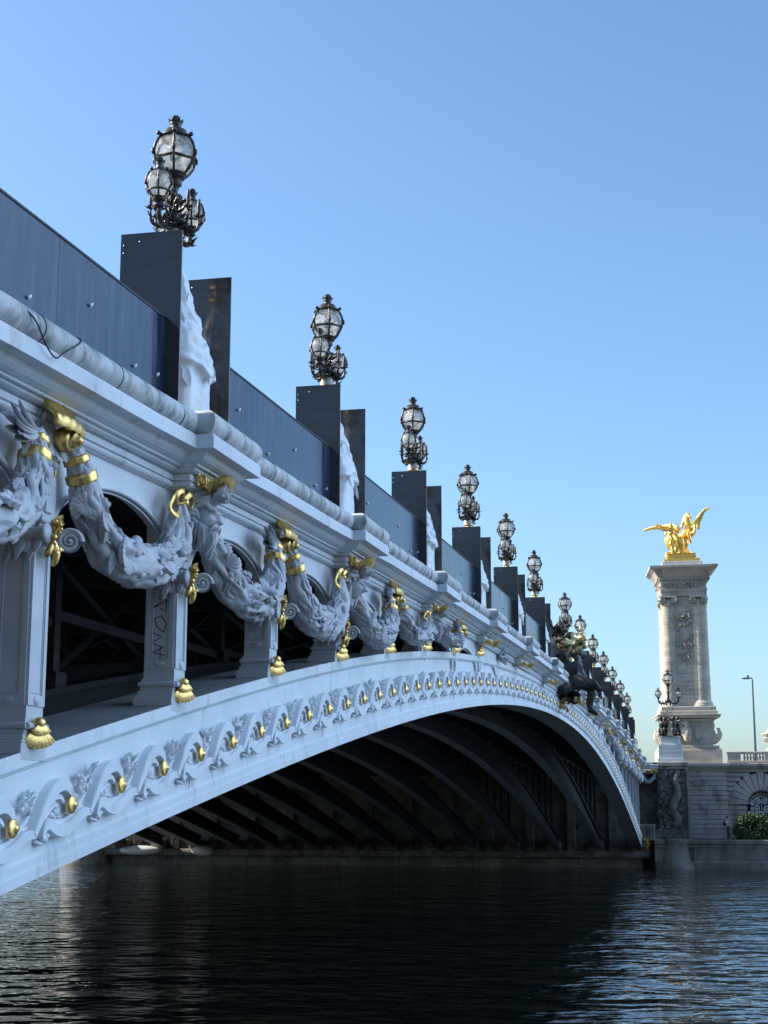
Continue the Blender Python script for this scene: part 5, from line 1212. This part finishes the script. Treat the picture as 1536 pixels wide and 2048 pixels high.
wing('wing', None, [G(1060, 400, -.1), G(1090, 330, .0), G(1160, 240, .1), G(1240, 130, .15), G(1320, 62, .2), G(1390, 42, .2)], [.55, .4, .2, .08], (0, -.75, -.7), 2)
mb = MB(); mb.tube(crv([G(545, 455, -.8), G(430, 425, -.9), G(335, 395, -.95)], 12), np.linspace(.02, .035, 12), 8); mb.lathe([(.03, 0), (.12, .2)], 12, o=G(335, 395, -.95), ax='x'); mb.build('trumpet', GOLDS, gp)
mb = MB(); blk(mb, 1.1, .58, .62, .01, 1.02); blk(mb, 1.0, .42, .58, .03, .98); blk(mb, 1.05, .36, .44, .02, 1.02); blk(mb, 1.0, .24, .37, .02, .98); blk(mb, 1.22, .0, .23, .03, 1.26); skew(mb); mb.build('stepped_base', GOLDS, gp)

# ------------------------------------------------------------------ bronze nymph group on the keystone
OLDG = mat('tarnished_gilding', (.78, .62, .34), .38, .95, var=(.16, .13, .08), vscale=4, vramp=(.5, .66))
ny = tag(empty('nymph_group', (0, 0, 0)), 'black bronze seated nymph hanging over the parapet at midspan with gilded foliage', 'sculpture')
def N(zx, zy, d=0.0):
    px, py = 1080 + zx / 8.19, 1200 + zy / 8.19
    k = 1 + (d) / 51.6; return (d, -5.2 + (-1.45 + (1200 - px) * .0169 + 5.2) * k, 4.37 + (7.235 + (1440 - py) * .0168 - 4.37) * k)
mb = MB()
tb([N(400, 1010, 0), N(430, 1090, -.1), N(470, 1180, -.1), N(420, 1330, .0)], [.28, .34, .33, .26])
tb([N(480, 1120, -.1), N(600, 1120, -.2), N(650, 1140, -.25)], [.26, .24, .19])
tb([N(470, 1330, -.1), N(620, 1340, -.15), N(740, 1400, -.2), N(840, 1480, -.2)], [.27, .25, .215, .16])
tb([N(840, 1475, -.2), N(825, 1570, -.2), N(800, 1680, -.2), N(790, 1790, -.2)], [.15, .165, .13, .085])
tb([N(785, 1790, -.2), N(850, 1830, -.25), N(930, 1880, -.25)], [.10, .095, .06])
tb([N(430, 1400, -.5), N(330, 1440, -.7), N(230, 1470, -.8), N(200, 1560, -.8), N(230, 1640, -.8)], [.25, .22, .17, .12, .08])
tb([N(400, 1000, 0), N(500, 960, .1), N(590, 960, .2)], [.22, .17, .14]); mb.ball(N(590, 1000, .1), (.2, .2, .25), 12, 16)      # shoulder, elbow
tb([N(600, 1040, .1), N(650, 1150, .0), N(720, 1260, .1), N(790, 1350, .1)], [.13, .12, .09, .06])
mb.ball(N(620, 880, .5), (.2, .22, .2), 10, 14); mb.ball(N(690, 900, .6), (.15, .17, .17), 10, 14)
rg = np.random.default_rng(6)
for k in range(34):                                   # drapery folds over the lap
    p = np.array(N(300 + 420 * rg.uniform(0, 1), 1230 + 90 * rg.uniform(0, 1), -.45)); mb.tube(crv([p, p + (-.1, rg.uniform(-.5, .1), -.16), p + (.0, rg.uniform(-.9, .2), -.42)], 10), np.interp(np.linspace(0, 1, 10), [0, .5, 1], [.03, .055, .02]), 7)
tb([N(300, 1300, 0), N(280, 1420, .1), N(330, 1620, .1), N(320, 1760, .1)], [.2, .2, .13, .07])
for k in range(30): mb.ball(N(rg.uniform(330, 640), rg.uniform(1500, 1680), rg.uniform(-.1, .3)), rg.uniform(.06, .13), 7, 9)
for k in range(70): mb.ball(N(rg.uniform(190, 440) , rg.uniform(830, 1080), rg.uniform(-.3, .5)), rg.uniform(.08, .19), 7, 9)
for k in range(60): mb.ball(N(rg.uniform(240, 430), rg.uniform(440, 860), rg.uniform(.0, .7)), rg.uniform(.08, .17), 7, 9)
mb.ball((.5, .3, 8.5), (.5, .35, .8), 10, 14)
put('figure', sculpt(mb, 'figure', STATB, .035, 2, .012, 5), ny)
mb = MB()
for k in range(46): mb.leaf(N(rg.uniform(180, 430), rg.uniform(430, 1000), rg.uniform(-.4, .3)), (rg.uniform(-1, .2), rg.uniform(-1, 1), rg.uniform(-.5, 1)), (-1, 0, 0), rg.uniform(.25, .55), .16, .4, .2, 6, 2)
for k in range(7): mb.tube(crv([N(150 + 12 * k, 520, .2), N(140 + 10 * k, 330, .2), N(130 + 14 * k, 140 + 35 * k, .2)], 10), np.linspace(.05, .01, 10), 6)
mb.build('reed_foliage', STATB, ny)
mb = MB()
for k in range(30):
    f = rg.uniform(0, 1); mb.leaf(N(450 + 290 * f + rg.uniform(-50, 50), 690 - 110 * f + rg.uniform(-70, 80), rg.uniform(-.2, .5)), rg.uniform(-1, 1, 3), (-1, 0, .3), rg.uniform(.14, .26), .13, .3, .25, 6, 2)
for k in range(22): mb.ball(N(440 + 310 * rg.uniform(0, 1), 560 + 180 * rg.uniform(0, 1), .2), rg.uniform(.07, .16), 7, 9)
for k in range(14): mb.ball(N(540 + 16 * k, 850 - 8 * k, .1), rg.uniform(.06, .12), 7, 9)
tb2 = crv([N(310, 740, -.1), N(380, 700, -.1), N(500, 720, -.1), N(560, 660, .0), N(700, 590, .1)], 20); mb.tube(tb2, np.interp(np.linspace(0, 1, 20), [0, .2, .5, 1], [.10, .26, .14, .1]), 10)
mb.tube(crv([N(400, 870, -.1), N(450, 820, -.15), N(510, 770, -.1)], 10), .13, 9)
mb.build('gold_foliage', OLDG, ny)
mb = MB()
for k in range(12): mb.leaf(N(330 + 10 * k, 1640 + 16 * k, -.2), rg.uniform(-1, 1, 3), (-1, 0, 0), .18, .11, .4, .25, 6, 2)
for k in range(8): mb.ball(N(640 - 70 * (k % 2), 1660 - 8 * k, -.1), .07, 7, 9)
mb.ball(N(500, 1010, -.2), (.14, .14, .16)); mb.ball(N(815, 1385, .0), .09)
mb.build('gold_mount', OLDG, ny)

# ------------------------------------------------------------------ person on the quay
pr = tag(empty('person', (53.0, -5.62, QZ)), 'person in a dark patterned shirt and dark trousers looking at a phone on the quay', 'person')
mb = MB(); K = 1.5 / 1.75
def tbp(m_, pts, rad, n=10, k=14): c = crv(np.array(pts) * K, k); m_.tube(c, K * np.interp(np.linspace(0, 1, k), np.linspace(0, 1, len(rad)), rad), n)
# facing right along the quay (towards -y), slightly to the river
tbp(mb, [(0, 0, .95), (0, .01, 1.15), (0, .02, 1.35), (0, .0, 1.47)], [.15, .15, .18, .09], 14); 
tbp(mb, [(.18, 0, 1.40), (.24, .0, 1.2), (.2, -.12, 1.08), (.1, -.3, 1.18)], [.07, .06, .045, .035]); tbp(mb, [(-.18, 0, 1.40), (-.25, .0, 1.2), (-.2, -.13, 1.07), (-.08, -.3, 1.16)], [.07, .06, .045, .035])
tbp(mb, [(.09, 0, .95), (.10, -.02, .5), (.1, .03, .08)], [.12, .08, .055]); tbp(mb, [(-.09, 0, .95), (-.10, -.06, .5), (-.1, -.03, .08)], [.12, .08, .055])
tbp(mb, [(.1, .06, .05), (.1, -.14, .03)], [.05, .04]); tbp(mb, [(-.1, .0, .05), (-.1, -.2, .03)], [.05, .04])
tbp(mb, [(0, 0, 1.45), (0, -.02, 1.56)], [.06, .06]); mb.ball(np.array((0, -.04, 1.64)) * K, np.array((.085, .10, .12)) * K, 12, 16); mb.ball(np.array((0, -.145, 1.62)) * K, (.015, .025, .02))
for sg in (-1, 1):
    for q in range(4): mb.tube(np.array([(.09 * sg, -.30, 1.15 + .02 * q), (.04 * sg, -.35, 1.16 + .02 * q)]) * K, .012, 6)
body = put('body', sculpt(mb, 'body', SKIN, .016, 1), pr)
mb = MB(); tbp(mb, [(0, 0, .92), (0, .01, 1.15), (0, .02, 1.35), (0, .0, 1.46)], [.165, .165, .195, .10], 14)
for sg in (-1, 1): tbp(mb, [(.17 * sg, 0, 1.41), (.245 * sg, .0, 1.2), (.21 * sg, -.11, 1.09)], [.085, .08, .065])
put('shirt', sculpt(mb, 'shirt', SHIRT, .016, 1), pr)
mb = MB(); tbp(mb, [(.085, 0, .98), (.10, -.02, .5), (.1, .03, .06)], [.135, .10, .085]); tbp(mb, [(-.085, 0, .98), (-.10, -.06, .5), (-.1, -.03, .06)], [.135, .10, .085]); put('trousers', sculpt(mb, 'trousers', TROUS, .016, 1), pr)
mb = MB(); mb.ball(np.array((0, -.02, 1.68)) * K, np.array((.095, .11, .11)) * K, 12, 16); mb.build('hair', HAIRM, pr)
mb = MB(); mb.ball(np.array((0, .24, 1.22)) * K, np.array((.15, .11, .23)) * K, 10, 14); mb.build('backpack', BLACK, pr)
mb = MB(); mb.box(-.04, .04, -.31, -.295, 1.0, 1.09, .004); mb.build('phone', BLACK, pr)
